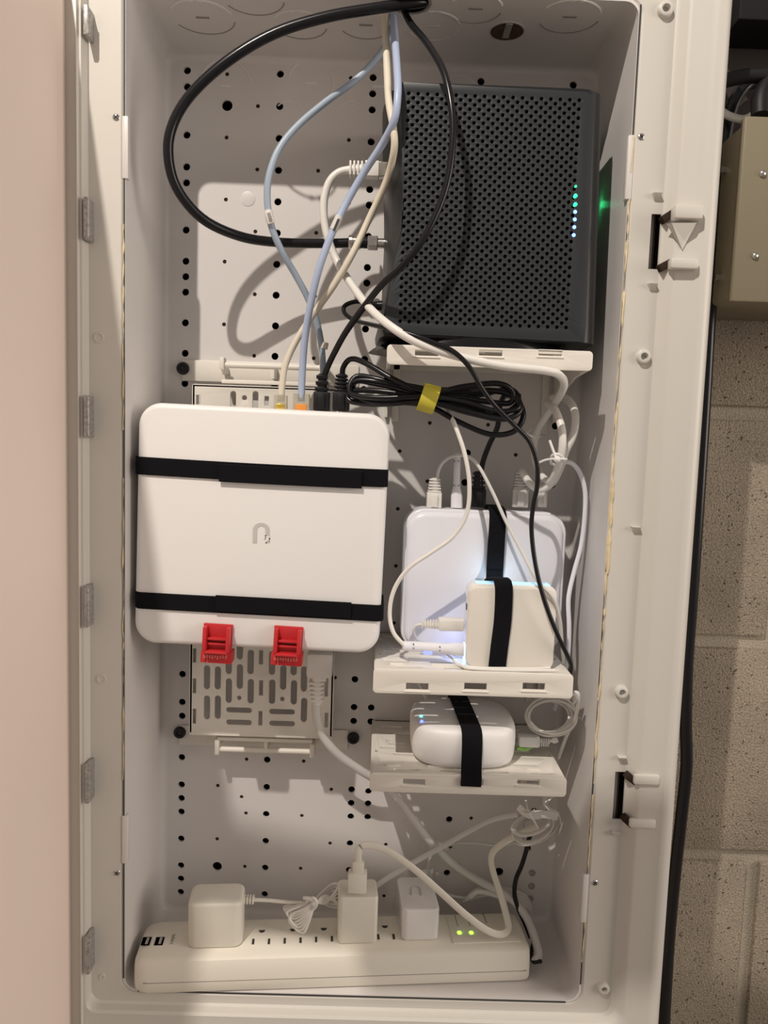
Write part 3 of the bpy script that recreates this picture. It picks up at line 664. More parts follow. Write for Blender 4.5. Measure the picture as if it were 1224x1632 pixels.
ZTOP = ZS + HS
def onstrip(px, py):  # -> (u,v) on the top face
    q_ = PZ(px, py, ZTOP); r_ = Vector((q_.x, q_.y, 0)) - FA; return r_.dot(SD), r_.dot(SN)
def sbox(u0, u1, v0, v1, z0, z1, b=0):
    g_ = G().box(u0, u1, v0, v1, z0, z1, b); g_.mapv(lambda q_: S(q_.x, q_.y, q_.z)); return g_
for px in (233, 254):
    u, v = onstrip(px, 1500)
    us = sbox(u - 3.4, u + 3.4, v - 5, v + 5, HS - .2, HS + .25, .1).build('usb_port', M_VOID, ps)
    sbox(u - .2, u + 2.0, v - 4, v + 4, HS, HS + .5, .1).build('usb_tongue', M_STEEL, us)
u, v = onstrip(275, 1497)
text('2.4A(5V)', 3.4, lambda x, y, t, u=u, v=v: S(u - y, v + x, HS + .05 + t)).build('rating_print', M_PRINT, ps)
slots = [(403.5, 1500.7), (428.7, 1500.4), (453.8, 1499.4), (479, 1498.5), (503.8, 1497.3), (529, 1496), (603, 1493), (627.5, 1492.8)]
gr = [(417.5, 1484), (467, 1482), (516, 1480.5), (613.4, 1476.8)]
for x, y in slots:
    u, v = onstrip(x, y); sbox(u - .9, u + .9, v - 3.3, v + 3.3, HS - .3, HS + .2).build('outlet_slot', M_INK, ps)
for x, y in gr:
    u, v = onstrip(x, y)
    g_ = G(); n = 12; ring = [(u + 2.5 * math.cos(PI * k / n * 1 + PI), v + 1.2 + 3.2 * math.sin(PI * k / n + PI)) for k in range(n + 1)]
    g_.loft([[S(a_, b_, HS - .3) for a_, b_ in ring], [S(a_, b_, HS + .22) for a_, b_ in ring]]); g_.build('ground_hole', M_INK, ps)
for x in (732, 751):
    u, v = onstrip(x, 1488); sbox(u - 1.5, u + 1.5, v - 1.6, v + 1.6, HS - .2, HS + 1.5, .6).build('indicator_light', L_LIME, ps)
    u2, v2 = onstrip(x - 5, 1468); sbox(u2 - .35, u2 + .35, v2 - 8, v2 + 7, HS, HS + .85).build('panel_groove', M_PRINT, ps)
u2, v2 = onstrip(772, 1463); sbox(u2 - .5, u2 + .5, v2 - 8, v2 + 6, HS, HS + .85).build('panel_groove', M_PRINT, ps)
sbox(SL - 62, SL - 6, 10, 46, HS - 1, HS + .7, .6).build('switch_cover', M_STRIP, ps)

# adapters
def upright(name, label, x0, x1, ybot, ytop, dep, mt, rad=5, parts=None, grp=None, bev=3):
    b0 = PZ(x0, ybot, ZTOP); b1 = PZ(x1, ybot, ZTOP); yf = (b0.y + b1.y) / 2
    t = P((x0 + x1) / 2, ytop, -yf)
    H = t.z - ZTOP
    o = thing(name, label, 'adapter', ((b0.x + b1.x) / 2, yf + dep / 2, ZTOP), grp)
    g_ = G(); L_ = []
    def rg(ins, z): return [Vector((x, y, z)) for x, y in rrect(b0.x + ins, b1.x - ins, yf + ins, yf + dep - ins, max(rad - ins, .5), 6)]
    L_ += [rg(1.2, ZTOP + .2), rg(0, ZTOP + 1.6)]
    for k in range(5): a_ = PI / 2 * k / 4; L_.append(rg(bev * (1 - math.cos(a_)), ZTOP + H - bev * (1 - math.sin(a_))))
    yw = Matrix.Rotation(math.atan2(SD.y, SD.x), 4, 'Z'); pc_ = Vector(((b0.x + b1.x) / 2, yf, 0))
    g_.loft(L_).mapv(lambda q_: yw @ (q_ - pc_) + pc_).build('case', mt, o, 50)
    return o, b0.x, b1.x, yf, ZTOP + H
ad1, x0, x1, yf, zt1 = upright('power_adapter', 'rounded cube white power adapter plugged in at the left of the power strip', 298, 385, 1512, 1441, 30, M_ADAPT, 7)
# strain relief of adapter 1
a = P(384, 1433, 72); rr_ = G()
for k in range(5): rr_.box(a.x + k * 2.3, a.x + k * 2.3 + 1.5, a.y - 2.6, a.y + 2.6, a.z - 3, a.z + 3, .6)
rr_.cyl((a.x - 2, a.y, a.z), (a.x + 12, a.y, a.z), 1.9, 1.5); rr_.build('strain_relief', M_ADAPT, ad1)
ad2, x0, x1, yf, zt2 = upright('usb_charger', 'small white USB charger in the middle of the power strip, flat cable in its top', 538, 601, 1505, 1431, 27, M_ADAPT, 3.5, bev=1.6)
ad3, x3, x4, yf3, zt3 = upright('power_adapter', 'glossy white power adapter leaning back at the right of the power strip', 640, 700, 1500, 1450, 48, M_GLOSSW, 5, bev=2)
q = PZ(662, 1420, zt3); lg2 = G()
arc = [(q.x + 4 * math.cos(PI * k / 10), q.y + 1.5 + 5 * math.sin(PI * k / 10), zt3 + .12) for k in range(11)]
lg2.band([(q.x + 4, q.y - 6, zt3 + .12)] + arc + [(q.x - 4, q.y - 6, zt3 + .12)], (0, 0, 1), .2, 1.6, smooth=0)
lg2.build('logo', M_GREY, ad3)

# ================================================================== CABLES
def cable(name, label, pts, r, mt, loc=None, flat=None, cat='cable', group=None, smooth=6, seg=10):
    p = [t if isinstance(t, Vector) else P(*t) for t in pts]; o = thing(name, label, cat, loc or tuple(p[-1]), group)
    g_ = G()
    if flat: g_.band(p, flat[1], flat[0], r, smooth=smooth)
    else: g_.tube(p, r, seg, smooth=smooth)
    g_.build('cord', mt, o, 60); return o
# entering bundle
cx_ = cable('coaxial_cable', 'thick black coaxial cable sweeping in a big loop left of the modem',
      [(690, -6, 82), (676, 2, 88), (650, 6, 92), (600, 13, 95), (520, 27, 97), (440, 52, 98), (370, 92, 99), (312, 142, 98), (279, 190, 97), (268, 240, 95), (281, 298, 88), (322, 348, 76), (380, 376, 60), (440, 386, 48), (510, 388, 42), (562, 387, 40)], 3.7, M_BLACK)
a = P(557, 386, 40); z = a.z
def xp(px): return P(px, 386, 40).x
G().lathe((xp(556), -40, z), (1, 0, 0), [(5.2, 0), (5.5, .6), (5.5, 3), (5.0, 3.4), (5.0, 6), (5.5, 6.4), (5.5, 9), (4.6, 9.6)], 20).build('compression_sleeve', M_STEEL, cx_)
G().cyl((xp(574), -40, z), (xp(587), -40, z), 4.4).build('boot', M_BLACK, cx_)
G().cyl((xp(586), -40, z), (xp(602), -40, z), 5.6, seg=6, bev=.5).build('hex_nut', M_STEEL, cx_)
G().cyl((xp(601), -40, z), (xp(618), -40, z), 3.8, seg=18).build('threaded_port', M_STEEL, cx_)

def rj45(o, px, py0, py1, d, wpx, mt_boot, mt_plug=None, ribs=5, boot=True, core=None):
    """vertical plug: boot from py0 down, plug body to py1"""
    a = P(px, py0, d); b = P(px, py1, d); w_ = wpx / 2.1; zt_ = a.z; zb_ = b.z; h = zt_ - zb_
    if boot:
        g_ = G()
        for k in range(ribs):
            z0 = zt_ - h * .5 * (k + .75) / ribs; g_.box(a.x - w_ * (.36 + .1 * k / ribs), a.x + w_ * (.36 + .1 * k / ribs), -d - w_ * .36, -d + w_ * .36, z0, z0 + h * .5 / ribs * .62, .4)
        g_.cyl((a.x, -d, zt_ + .5), (a.x, -d, zt_ - h * .55), w_ * .26, w_ * .34)
        g_.build('boot', mt_boot, o)
        G().box(a.x - w_ / 2, a.x + w_ / 2, -d - w_ * .4, -d + w_ * .4, zb_, zt_ - h * .48, .8).build('plug', mt_plug or mt_boot, o)
        G().box(a.x - w_ * .22, a.x + w_ * .22, -d - w_ * .55, -d - w_ * .35, zb_ + 1, zt_ - h * .55, .4).build('latch', mt_plug or mt_boot, o)
    else:
        G().box(a.x - w_ / 2, a.x + w_ / 2, -d - w_ * .4, -d + w_ * .4, zb_, zt_, .6).build('plug', mt_plug, o)
        if core: G().box(a.x - w_ * .36, a.x + w_ * .36, -d - w_ * .43, -d - w_ * .1, zb_, zb_ + h * .42, .4).build('contacts', core, o)

bl1 = cable('ethernet_cable', 'steel-blue ethernet cable bowing out to the left inside the black loop',
      [(646, 4, 76), (630, 18, 70), (624, 48, 66), (608, 83, 64), (570, 125, 62), (520, 162, 68), (475, 200, 74), (445, 237, 78), (429, 280, 80), (426, 320, 79), (433, 362, 76), (450, 402, 70), (472, 440, 62), (491, 476, 56), (504, 510, 52), (512, 548, 48), (515, 590, 46), (515, 622, 46)], 2.55, M_BLUE2)
q = P(430, 346, 79)
G().tube([P(427, 336, 79), P(429, 346, 79), P(432, 356, 78)], 3.0, 12, smooth=3).build('cable_label', M_CABW, bl1)
G().tube([P(518, 546, 48), P(516, 556, 48)], 3.0, 12, smooth=2).build('cable_tie', M_CREAM, bl1)
G().band([P(428, 339, 82.4), P(430, 346, 82.2), P(432, 353, 81.4)], (1, 0, 0), 2.4, .2).build('label_print', M_PRINT, bl1)
bl2 = cable('ethernet_cable', 'periwinkle blue ethernet cable running straight down to the orange-cored plug',
      [(648, 1, 79), (630, 10, 74), (627, 30, 72), (630, 70, 80), (633, 110, 96), (634, 150, 108), (628, 192, 108), (608, 232, 96), (580, 275, 86), (553, 322, 82), (529, 372, 83), (508, 430, 82), (494, 490, 76), (486, 540, 70), (482, 590, 65), (480, 640, 62)], 2.75, M_BLUE)
rj45(bl2, 481, 628, 656, 60, 26, None, M_CLEAR, boot=False, core=M_ORANGE)
G().tube([P(541, 345, 82.6), P(531, 367, 83)], 3.05, 12, smooth=2).build('cable_label', M_CABG, bl2)
G().band([P(540, 349, 86.2), P(532, 368, 86.4)], (1, 0, .4), 1.8, .2).build('label_print', M_INK, bl2)
cr = cable('ethernet_cable', 'cream ethernet cable crossing behind the blue one down to the gold-cored plug',
      [(642, 1, 79), (622, 9, 74), (614, 26, 72), (615, 60, 74), (617, 115, 84), (620, 165, 96), (627, 205, 104), (628, 240, 102), (616, 288, 88), (590, 345, 78), (560, 408, 78), (530, 458, 72), (500, 500, 64), (474, 540, 62), (456, 578, 62), (450, 610, 61), (448, 640, 60)], 2.6, M_CREAM)
rj45(cr, 448, 630, 654, 60, 21, None, M_CLEAR, boot=False, core=M_GOLD)
bk = cable('ethernet_cable', 'black cable hanging in an arc in front of the perforated face of the modem',
      [(644, 2, 80), (644, 16, 82), (655, 38, 88), (680, 68, 100), (706, 112, 116), (718, 160, 124), (722, 210, 127), (716, 275, 128), (700, 330, 128), (672, 385, 127), (640, 425, 122), (610, 452, 112), (580, 489, 96), (552, 528, 82), (533, 562, 70), (520, 590, 63), (515, 606, 60)], 2.4, M_BLACK)
rj45(bk, 514, 597, 655, 60, 26, M_BLACK, M_BLACKM, 3)

# white ethernet: modem side port -> across the upper shelf lip -> tied loops -> router port
we = cable('ethernet_cable', 'thick white ethernet cable crossing the uppermost shelf lip into tied loops',
      [(562, 270, 62), (540, 275, 62), (524, 292, 62), (516, 325, 62), (520, 370, 62), (538, 418, 64), (565, 460, 78), (590, 492, 100), (625, 522, 119), (670, 548, 124), (730, 568, 124), (800, 583, 122), (865, 590, 119), (890, 597, 112), (899, 612, 98), (890, 634, 76), (876, 655, 56), (858, 683, 44), (851, 715, 40),
       (858, 750, 44), (876, 768, 62), (888, 748, 78), (896, 715, 86), (895, 682, 84), (884, 652, 72), (872, 640, 50), (890, 632, 44), (908, 640, 60), (917, 662, 74), (914, 692, 80), (902, 718, 80), (893, 745, 72), (881, 768, 62), (862, 780, 56), (846, 772, 54), (834, 755, 50), (832, 752, 46)], 3.0, M_CABW)
y_ = P(560, 270, 62).z
def xq(px): return P(px, 270, 62).x
rb = G()
for k in range(4): rb.box(xq(557) + k * 2.9, xq(557) + k * 2.9 + 1.6, -62 - 4.6, -62 + 4.6, y_ - 5.2, y_ + 5.2, .5)
rb.cyl((xq(558), -62, y_), (xq(582), -62, y_), 3.4, 4.2); rb.build('boot', M_CABW, we)
G().box(xq(582), xq(604), -67, -57, y_ - 5.6, y_ + 5.6, .6).build('plug', M_CABW, we)
G().box(xq(604), xq(618), -66.5, -57.5, y_ - 5.0, y_ + 5.0, .3).build('plug_nose', M_CLEAR, we)
rj45(we, 830, 752, 808, 42, 27, M_CABG, M_CABG, 6)
tb = G()
tb.tube([P(876, 702, 88), P(881, 716, 90), P(887, 732, 92)], 1.0, 8, smooth=3).tube([P(858, 738, 84), P(870, 733, 88), P(887, 731, 92), P(903, 732, 88)], .9, 8, smooth=3)
tb.tube([P(878, 737, 80), P(880, 726, 88), P(890, 724, 91), (P(899, 733, 86)), P(892, 742, 78), P(882, 740, 78)], 1.1, 8, closed=True, smooth=3).lathe(P(888, 732, 93), (0, -1, 0), [(2.2, -1.5), (2.6, 0), (1.6, 1.2), (.2, 1.5)], 10)
tag(tb.build('twist_tie', M_WHITE), 'white twist tie knotted around the white cable loops, ends sticking out', 'cable tie')
t2 = G().tube([P(834, 689, 50), P(842, 692, 54), P(852, 697, 52), P(862, 696, 48)], .8, 8, smooth=3).tube([P(836, 696, 48), P(840, 690, 54), P(846, 684, 48)], .8, 8, smooth=3)
tag(t2.build('twist_tie', M_WHITE), 'thin white twist tie just right of the black coiled cord', 'cable tie')

# thin black power lead from the modem over the shelf and down the right
tk = cable('power_lead', 'thin black power lead from the modem snaking down over both right-hand routers',
      [(600, 486, 56), (585, 482, 56), (565, 481, 58), (549, 488, 60), (550, 500, 64), (566, 511, 74), (590, 517, 92), (620, 524, 117), (655, 533, 124), (690, 546, 127), (722, 560, 128), (748, 585, 127), (770, 622, 124), (792, 650, 120), (820, 678, 116), (844, 704, 112), (856, 740, 110), (856, 775, 108), (850, 805, 106), (847, 840, 104), (851, 885, 104), (860, 930, 106), (874, 975, 106), (890, 1015, 104), (904, 1045, 100), (910, 1062, 96), (908, 1078, 90)], 1.75, M_BLACK)

# coiled black cord with yellow tape
loop = [(546, 604, 60), (547, 586, 62), (560, 572, 66), (585, 580, 74), (630, 606, 84), (682, 626, 88), (740, 616, 88), (792, 611, 84), (815, 622, 80), (813, 642, 78), (775, 640, 80), (720, 632, 84), (680, 634, 86), (620, 625, 82), (575, 622, 76), (556, 628, 72), (560, 640, 74), (610, 644, 80), (680, 640, 90), (740, 656, 90), (800, 668, 86), (828, 656, 82), (822, 634, 78), (780, 622, 78), (690, 628, 80), (620, 612, 78), (575, 606, 74), (557, 616, 72), (565, 632, 70), (620, 640, 76), (680, 646, 82), (730, 672, 82), (780, 692, 80), (818, 688, 78), (834, 664, 76), (826, 640, 72), (806, 630, 68), (796, 650, 62), (793, 680, 56), (780, 708, 50), (770, 735, 46), (766, 758, 44)]
bc = cable('coiled_cable', 'black cord folded into a bundle below the modem, bound with yellow tape', loop, 2.15, M_BLACK, smooth=7)
extra = G()
for dy, dd in ((0, 0), (8, -6)):
    pe = [(558 + dy, 626 + dy * .5, 78 + dd), (600, 634 + dy, 86 + dd), (682, 632 + dy, 92 + dd), (740, 640 + dy, 90 + dd), (790, 655 + dy, 86 + dd), (826, 650 - dy, 82 + dd), (812, 628 - dy, 78 + dd), (760, 622 + dy, 78 + dd), (682, 620 + dy, 80 + dd), (610, 606 + dy, 78 + dd), (568, 600 + dy, 72 + dd)]
    extra.tube([P(*t) for t in pe], 2.1, 8, closed=True)
extra.build('inner_turns', M_BLACK, bc, 60)
rj45(bc, 545, 597, 655, 60, 27, M_BLACK, M_BLACKM, 5)
rj45(bc, 763, 752, 808, 44, 26, M_BLACK, M_BLACKM, 4)
ta, tb_ = P(690, 614, 88), P(676, 656, 88)
ax = (tb_ - ta); tp = []
for k in range(14):
    t = 2 * PI * k / 14; c = ta.lerp(tb_, .5); e = ax * .5
    tp.append(c + e * math.cos(t) * 1.02 + Vector((0, -9.5, 0)) * math.sin(t))
G().band(tp, Vector((1, 0, -.25)), 12.5, .5, smooth=3, closed=True).build('yellow_tape', M_YELL, bc)['label'] = 'yellow tape band'

# thin white usb lead in front of the wide router
ul = cable('usb_lead', 'thin white USB lead curving left across the wide router into a long plug',
      [(700, 640, 70), (716, 658, 80), (729, 688, 88), (741, 725, 92), (748, 770, 93), (744, 818, 92), (722, 855, 92), (688, 880, 92), (652, 905, 92), (629, 938, 90), (621, 975, 90), (627, 1008, 92), (646, 1030, 92)], 1.65, M_CABW)
def rowplug(o, x0, x1, x2, py, dy, d, r1, r2, mt):
    a, b, c = P(x0, py, d), P(x1, py + dy * .6, d), P(x2, py + dy, d)
    g_ = G(); L_ = []
    for (p_, r_, q_) in ((a, r1 * .6, .8), (a + (b - a) * .04, r1, 1), (b, r1, 1), (b.lerp(c, .35), r2 * .95, .9), (b.lerp(c, .45), r2, .8), (c, r2, .8)):
        L_.append([p_ + Vector((0, -r_ * q_ * math.cos(t), r_ * math.sin(t))) for t in [2 * PI * k / 16 for k in range(16)]])
    g_.loft(L_).build('plug', mt, o, 50)
rowplug(ul, 641, 712, 739, 1029, 7, 90, 3.9, 5.2, M_COOL)
for x, y in ((659, 1027), (659, 1033), (701, 1031), (701, 1037)): q = P(x, y, 94); G().cyl((q.x, -94.2, q.z), (q.x, -92, q.z), .45, seg=8).build('pin_mark', M_INK, ul)
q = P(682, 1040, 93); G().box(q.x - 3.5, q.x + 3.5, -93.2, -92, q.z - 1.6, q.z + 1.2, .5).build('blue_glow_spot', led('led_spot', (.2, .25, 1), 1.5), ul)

# white ethernet patch into the small router
def TR(px, d): return Vector((P(px, 1075, d).x, -d, -463.0))      # a point resting on the middle tray
we2 = cable('patch_cable', 'short white patch cable with ribbed boot plugged into the small square router',
      [(674, 995, 84), (664, 997, 82), (659, 1005, 80), (663, 1017, 76), (676, 1026, 72), (700, 1036, 72), (718, 1046, 84), TR(730, 97), TR(746, 102), TR(775, 104), TR(810, 103), TR(845, 102), TR(876, 98)], 1.25, M_CABW)
rp = P(672, 995, 84); rb = G()
for k in range(6): rb.box(rp.x + k * 2.1, rp.x + k * 2.1 + 1.2, -84 - 3, -84 + 3, rp.z - 2.6 - .1 * k, rp.z + 3.2 + .1 * k, .4)
rb.cyl((rp.x, -84, rp.z), (rp.x + 13, -84, rp.z - .3), 2.2, 2.8); rb.build('boot', M_CABW, we2)
a, b = P(698, 993, 84), P(739, 993, 84); G().box(a.x, b.x, -90, -79, a.z - 5, a.z + 4.2, 1.6).build('plug', M_CABW, we2)
cable('thin_lead', 'thin white lead lying along the front of the middle shelf below the patch cable',
      [(722, 1050, 86), TR(738, 102), TR(756, 106), TR(790, 107), TR(830, 106.5), TR(862, 105), TR(884, 104)], 1.15, M_CABW)

# plugs on top of the wide router
fl = cable('patch_cable', 'slim white patch cable arching from the leftmost plug on top of the wide router',
      [(697, 768, 44), (698, 752, 46), (706, 737, 50), (722, 727, 56), (744, 727, 62), (762, 742, 68), (784, 782, 74), (806, 830, 80), (832, 880, 90), (856, 925, 100), (880, 952, 100), (892, 990, 92), (896, 1030, 86), (900, 1072, 80)], 1.35, M_CABG)
rj45(fl, 693, 762, 809, 43, 25, M_CABW, M_CABW, 5)
uc = thing('usb_plug', 'slim white USB plug standing in the top of the wide router, second from left', 'plug', tuple(P(728, 808, 43)))
a, b, c = P(729, 722, 43), P(728, 775, 43), P(728, 809, 43); g_ = G(); L_ = []
for p_, r_ in ((a, 2.2), (a + Vector((0, 0, -2)), 2.8), (b, 2.9), (b.lerp(c, .35), 4.4), (b.lerp(c, .45), 4.8), (c, 4.9)):
    L_.append([p_ + Vector((r_ * math.cos(t), -r_ * .75 * math.sin(t), 0)) for t in [2 * PI * k / 16 for k in range(16)]])
g_.loft(L_).build('case', M_COOL, uc, 50)
for x, y in ((724, 735), (731, 735), (724, 774), (731, 774)): q = P(x, y, 46); G().cyl((q.x, -46, q.z), (q.x, -44, q.z), .45, seg=8).build('pin_mark', M_INK, uc)
bp_ = thing('ethernet_plug', 'pale translucent plug at the right end of the wide router, without a boot', 'plug', tuple(P(865, 808, 42)))
a = P(857, 784, 42); b = P(870, 808, 42); G().box(a.x, b.x, -46, -38, b.z, a.z, .5).build('case', M_CABG, bp_)
a = P(866, 783, 44); G().box(a.x, a.x + 2, -47, -46, b.z + 2, a.z, .2).build('latch', M_CABW, bp_)

cable('white_cord', 'white cord hanging along the right wall from the tied loops down past the middle shelf',
      [(893, 738, 74), (908, 737, 66), (922, 750, 60), (932, 780, 58), (932, 820, 56), (926, 870, 54), (914, 915, 56), (906, 955, 60), (907, 1000, 64), (905, 1045, 64), (896, 1085, 60), (884, 1130, 40)], 1.9, M_COOL)
cable('white_cord', 'slim white cord dropping behind the black lead beside the small square router',
      [(888, 960, 60), (895, 1000, 62), (896, 1040, 64), (900, 1075, 66), (895, 1110, 50)], 1.1, M_CABG)

# coil hanging between middle and lowest shelves
cc = thing('coiled_lead', 'thin white lead coiled in rings hanging under the right end of the middle shelf', 'cable', tuple(P(875, 1175, 60)))
g_ = G()
def coil(cx0, cy0, rx, ry, d, turns, jit, r, mt, o, tilt=0, n=14, name='cord'):
    pts = []
    for k in range(int(turns * n)):
        t = 2 * PI * k / n; j = 1 + jit * math.sin(k * 1.7 / n * 3 + 1); a_ = rx * j; b_ = ry * j
        u = a_ * math.cos(t); v = b_ * math.sin(t); uu = u * math.cos(tilt) - v * math.sin(tilt); vv = u * math.sin(tilt) + v * math.cos(tilt)
        pts.append(P(cx0 + uu + 2.5 * math.sin(k * .37), cy0 + vv + 2 * math.cos(k * .29), d + 9 * math.sin(t + .5) + k / n * 2.2))
    return G().tube(pts, r, 8, smooth=4).build(name, mt, o, 60)
coil(877, 1142, 36, 27, 62, 5.5, .12, 1.05, M_CABW, cc)
a = P(826, 1170, 70); b = P(858, 1190, 70); G().box(a.x, b.x, -76, -64, b.z + 1, a.z, 1.5).build('plug', M_CABG, cc)
rb = G(); rp = P(858, 1181, 70)
for k in range(5): rb.box(rp.x + k * 1.7, rp.x + k * 1.7 + 1, -73, -67, rp.z - 3.4, rp.z + 3.4, .3)
rb.cyl((rp.x - 1, -70, rp.z), (rp.x + 9, -70, rp.z), 2); rb.build('boot', M_CABG, cc)
G().tube([P(872, 1180, 70), P(882, 1180, 72), P(888, 1178, 72)], [1.4, 2.6, 2.4], 8, smooth=4).build('strain_relief', M_CABW, cc)
G().tube([P(905, 1115, 80), P(916, 1104, 86), P(922, 1108, 88), P(920, 1130, 84), P(914, 1150, 78), P(902, 1175, 66), P(890, 1208, 58)], 1.5, 8).build('tail', M_CABW, cc)
G().band([P(913, 1106, 88), P(918, 1110, 90), P(914, 1118, 86)], (0, 1, 0), 6, 1.4).build('clip', M_WHITE, cc)
tag(G().tube([P(824, 1192, 72), P(836, 1194, 72), P(846, 1190, 70), P(854, 1184, 66)], 1.7, 8).build('green_cord', M_GREENC), 'short piece of green cord beside the rounded white puck', 'cable')
cable('thin_lead', 'thin white lead coming down from the middle shelf behind the rounded white puck', [(660, 1075, 40), (672, 1100, 34), (682, 1125, 30), (690, 1160, 26)], 1.1, M_CABG)

# tied flat cable bundle under the lowest shelf
fb = thing('flat_cable_bundle', 'flat white cable wound and tied under the right end of the lowest shelf', 'cable', tuple(P(855, 1340, 50)))
for (cx0, cy0, rx, ry, d, tl, wv) in ((850, 1318, 34, 22, 52, -.45, 4.4), (846, 1312, 30, 17, 60, -.3, 4.2), (858, 1308, 27, 15, 46, -.5, 4.2), (852, 1322, 38, 20, 42, -.4, 4.2)):
    pts = []
    for k in range(16):
        t = 2 * PI * k / 16; u = rx * math.cos(t); v = ry * math.sin(t)
        pts.append(P(cx0 + u * math.cos(tl) - v * math.sin(tl), cy0 + u * math.sin(tl) + v * math.cos(tl), d + 8 * math.sin(t)))
    G().band(pts, (.35, 1, .35), wv, 1.2, smooth=3, closed=True).build('cord', M_CABW, fb, 60)
G().band([P(826, 1286, 66), P(838, 1296, 70), P(852, 1300, 72), P(868, 1298, 70), P(888, 1302, 64)], (0, .2, 1), 6, 1.3).build('front_turn', M_CABW, fb)
G().tube([P(838, 1276, 62), P(842, 1292, 72), P(850, 1306, 74), P(858, 1320, 70)], .8, 6).tube([P(828, 1292, 66), P(842, 1297, 74), P(852, 1290, 72)], .8, 6).build('twist_tie', M_WHITE, fb)
G().band([P(872, 1262, 50), P(866, 1276, 54), P(876, 1290, 54), P(890, 1298, 50), P(893, 1312, 48)], (0, 1, .3), 5, 1.2).build('upper_turn', M_CABW, fb)
G().band([P(862, 1300, 44), P(872, 1276, 40), P(886, 1262, 36)], (0, 1, .3), 5, 1.2).build('upper_turn', M_CABW, fb)

# flat usb cable out of the charger
fu = thing('flat_usb_cable', 'flat white USB cable rising from the charger and looping down across the power strip', 'cable', tuple(P(570, 1418, 76)))
yq = -75
pth = [(571, 1375, 76), (571, 1362, 77), (574, 1350, 77), (590, 1347, 76), (618, 1356, 76), (660, 1385, 78), (700, 1420, 80), (740, 1456, 82), (775, 1482, 80), (798, 1489, 74), (810, 1480, 66), (806, 1455, 58), (796, 1420, 50), (785, 1385, 46), (784, 1362, 46), (800, 1345, 48), (830, 1328, 50), (858, 1316, 52)]
wd = [(1, 0, 0), (1, 0, .1), (1, .1, .6), (.3, .2, 1), (.3, .1, 1), (.45, 0, 1), (.5, 0, 1), (.5, 0, 1), (.4, .1, 1), (.1, .5, 1), (-.6, .5, .5), (-1, .4, 0), (-1, .5, .1), (-1, .5, -.1), (-.6, .6, .4), (-.1, .6, 1), (.2, .6, 1), (.2, .6, 1)]
wd = [Vector(q_) if i < 9 else -Vector(q_) * -1 for i, q_ in enumerate(wd)]
G().band([P(*t) for t in pth], wd, 5.6, 1.3, smooth=6).build('cord', M_ADAPT, fu, 60)
a, b = P(562, 1372, 76), P(580, 1390, 76); G().box(a.x, b.x, -78.5, -73.5, b.z, a.z, 1).build('plug_neck', M_ADAPT, fu)
a, b = P(555, 1388, 76), P(584, 1420, 76); G().box(a.x, b.x, -81, -71, b.z, a.z, 1.4).build('plug', M_ADAPT, fu)

# power cord from gateway bottom
pc = cable('gateway_power_cable', 'thick grey-white power cable curving from under the large gateway to the power strip end',
      [(508, 1095, 52), (504, 1115, 52), (505, 1145, 50), (516, 1175, 46), (540, 1203, 42), (575, 1228, 36), (608, 1248, 28), (636, 1275, 24), (662, 1310, 24), (690, 1345, 24), (730, 1382, 24), (775, 1410, 24), (812, 1430, 28), (838, 1460, 38), (852, 1495, 56), (858, 1520, 68), (853, 1532, 74)], 3.6, M_CABG)
a, b = P(490, 1038, 52), P(530, 1078, 52); G().box(a.x, b.x, -60, -44, b.z, a.z, 2.5).build('plug', M_CABW, pc)
a = P(510, 1074, 54); G().box(a.x - 5.5, a.x + 5.5, -60, -48, a.z - 5, a.z + 1, 1.2).build('plug_collar', M_CABW, pc)
rb = G()
for k in range(5):
    q = P(505 + .2 * k, 1087 + 7 * k, 52); rb.box(q.x - 6.2 + .3 * k, q.x + 6.2 - .3 * k, -57 + .2 * k, -47, q.z - 1.1, q.z + 1.0, .6)
rb.cyl(P(506, 1075, 52), P(505, 1122, 52), 4.6, 3.7); rb.build('strain_relief', M_CABW, pc)

cable('white_cord', 'flat white cord rising from behind the charger to the tied bundle',
      [(590, 1420, 30), (620, 1398, 28), (660, 1374, 28), (700, 1352, 32), (745, 1326, 40), (785, 1306, 50), (825, 1298, 58)], 1.3, M_CABG, flat=(4.6, (.4, .3, 1)))
cable('thin_lead', 'thin white lead behind the power strip looping up to the tied bundle',
      [(835, 1338, 36), (800, 1348, 24), (760, 1344, 18), (725, 1345, 14), (695, 1356, 12), (683, 1378, 12), (690, 1405, 12), (712, 1425, 14), (745, 1432, 14)], 1.3, M_CABG)
bs = thing('cord_bundle', 'grey-white cord folded up behind the right end of the power strip', 'cable', tuple(P(790, 1430, 20)))
g_ = G()
for k in range(4): g_.tube([P(738 + 4 * k, 1436 - 2 * k, 12 + 4 * k), P(765, 1424 - 3 * k + 6 * (k % 2), 14 + 4 * k), P(800, 1418 + 4 * k, 16 + 4 * k), P(835, 1428 + 5 * k, 18 + 3 * k), P(845, 1448 + 2 * k, 20)], 2.4, 8)
g_.build('cord', M_CABG, bs, 60)
cable('power_lead', 'short black lead dropping from the tied bundle behind the power strip',
      [(850, 1318, 46), (842, 1340, 42), (838, 1358, 38), (831, 1380, 34), (822, 1402, 32), (820, 1425, 32), (826, 1448, 34), (836, 1470, 36), (846, 1495, 44)], 2.0, M_BLACK)
cable('power_lead', 'black lead end lying on the floor beyond the right end of the power strip',
      [(850, 1500, 50), (847, 1520, 64), (850, 1533, 72), (862, 1532, 78)], 1.6, M_BLACK)
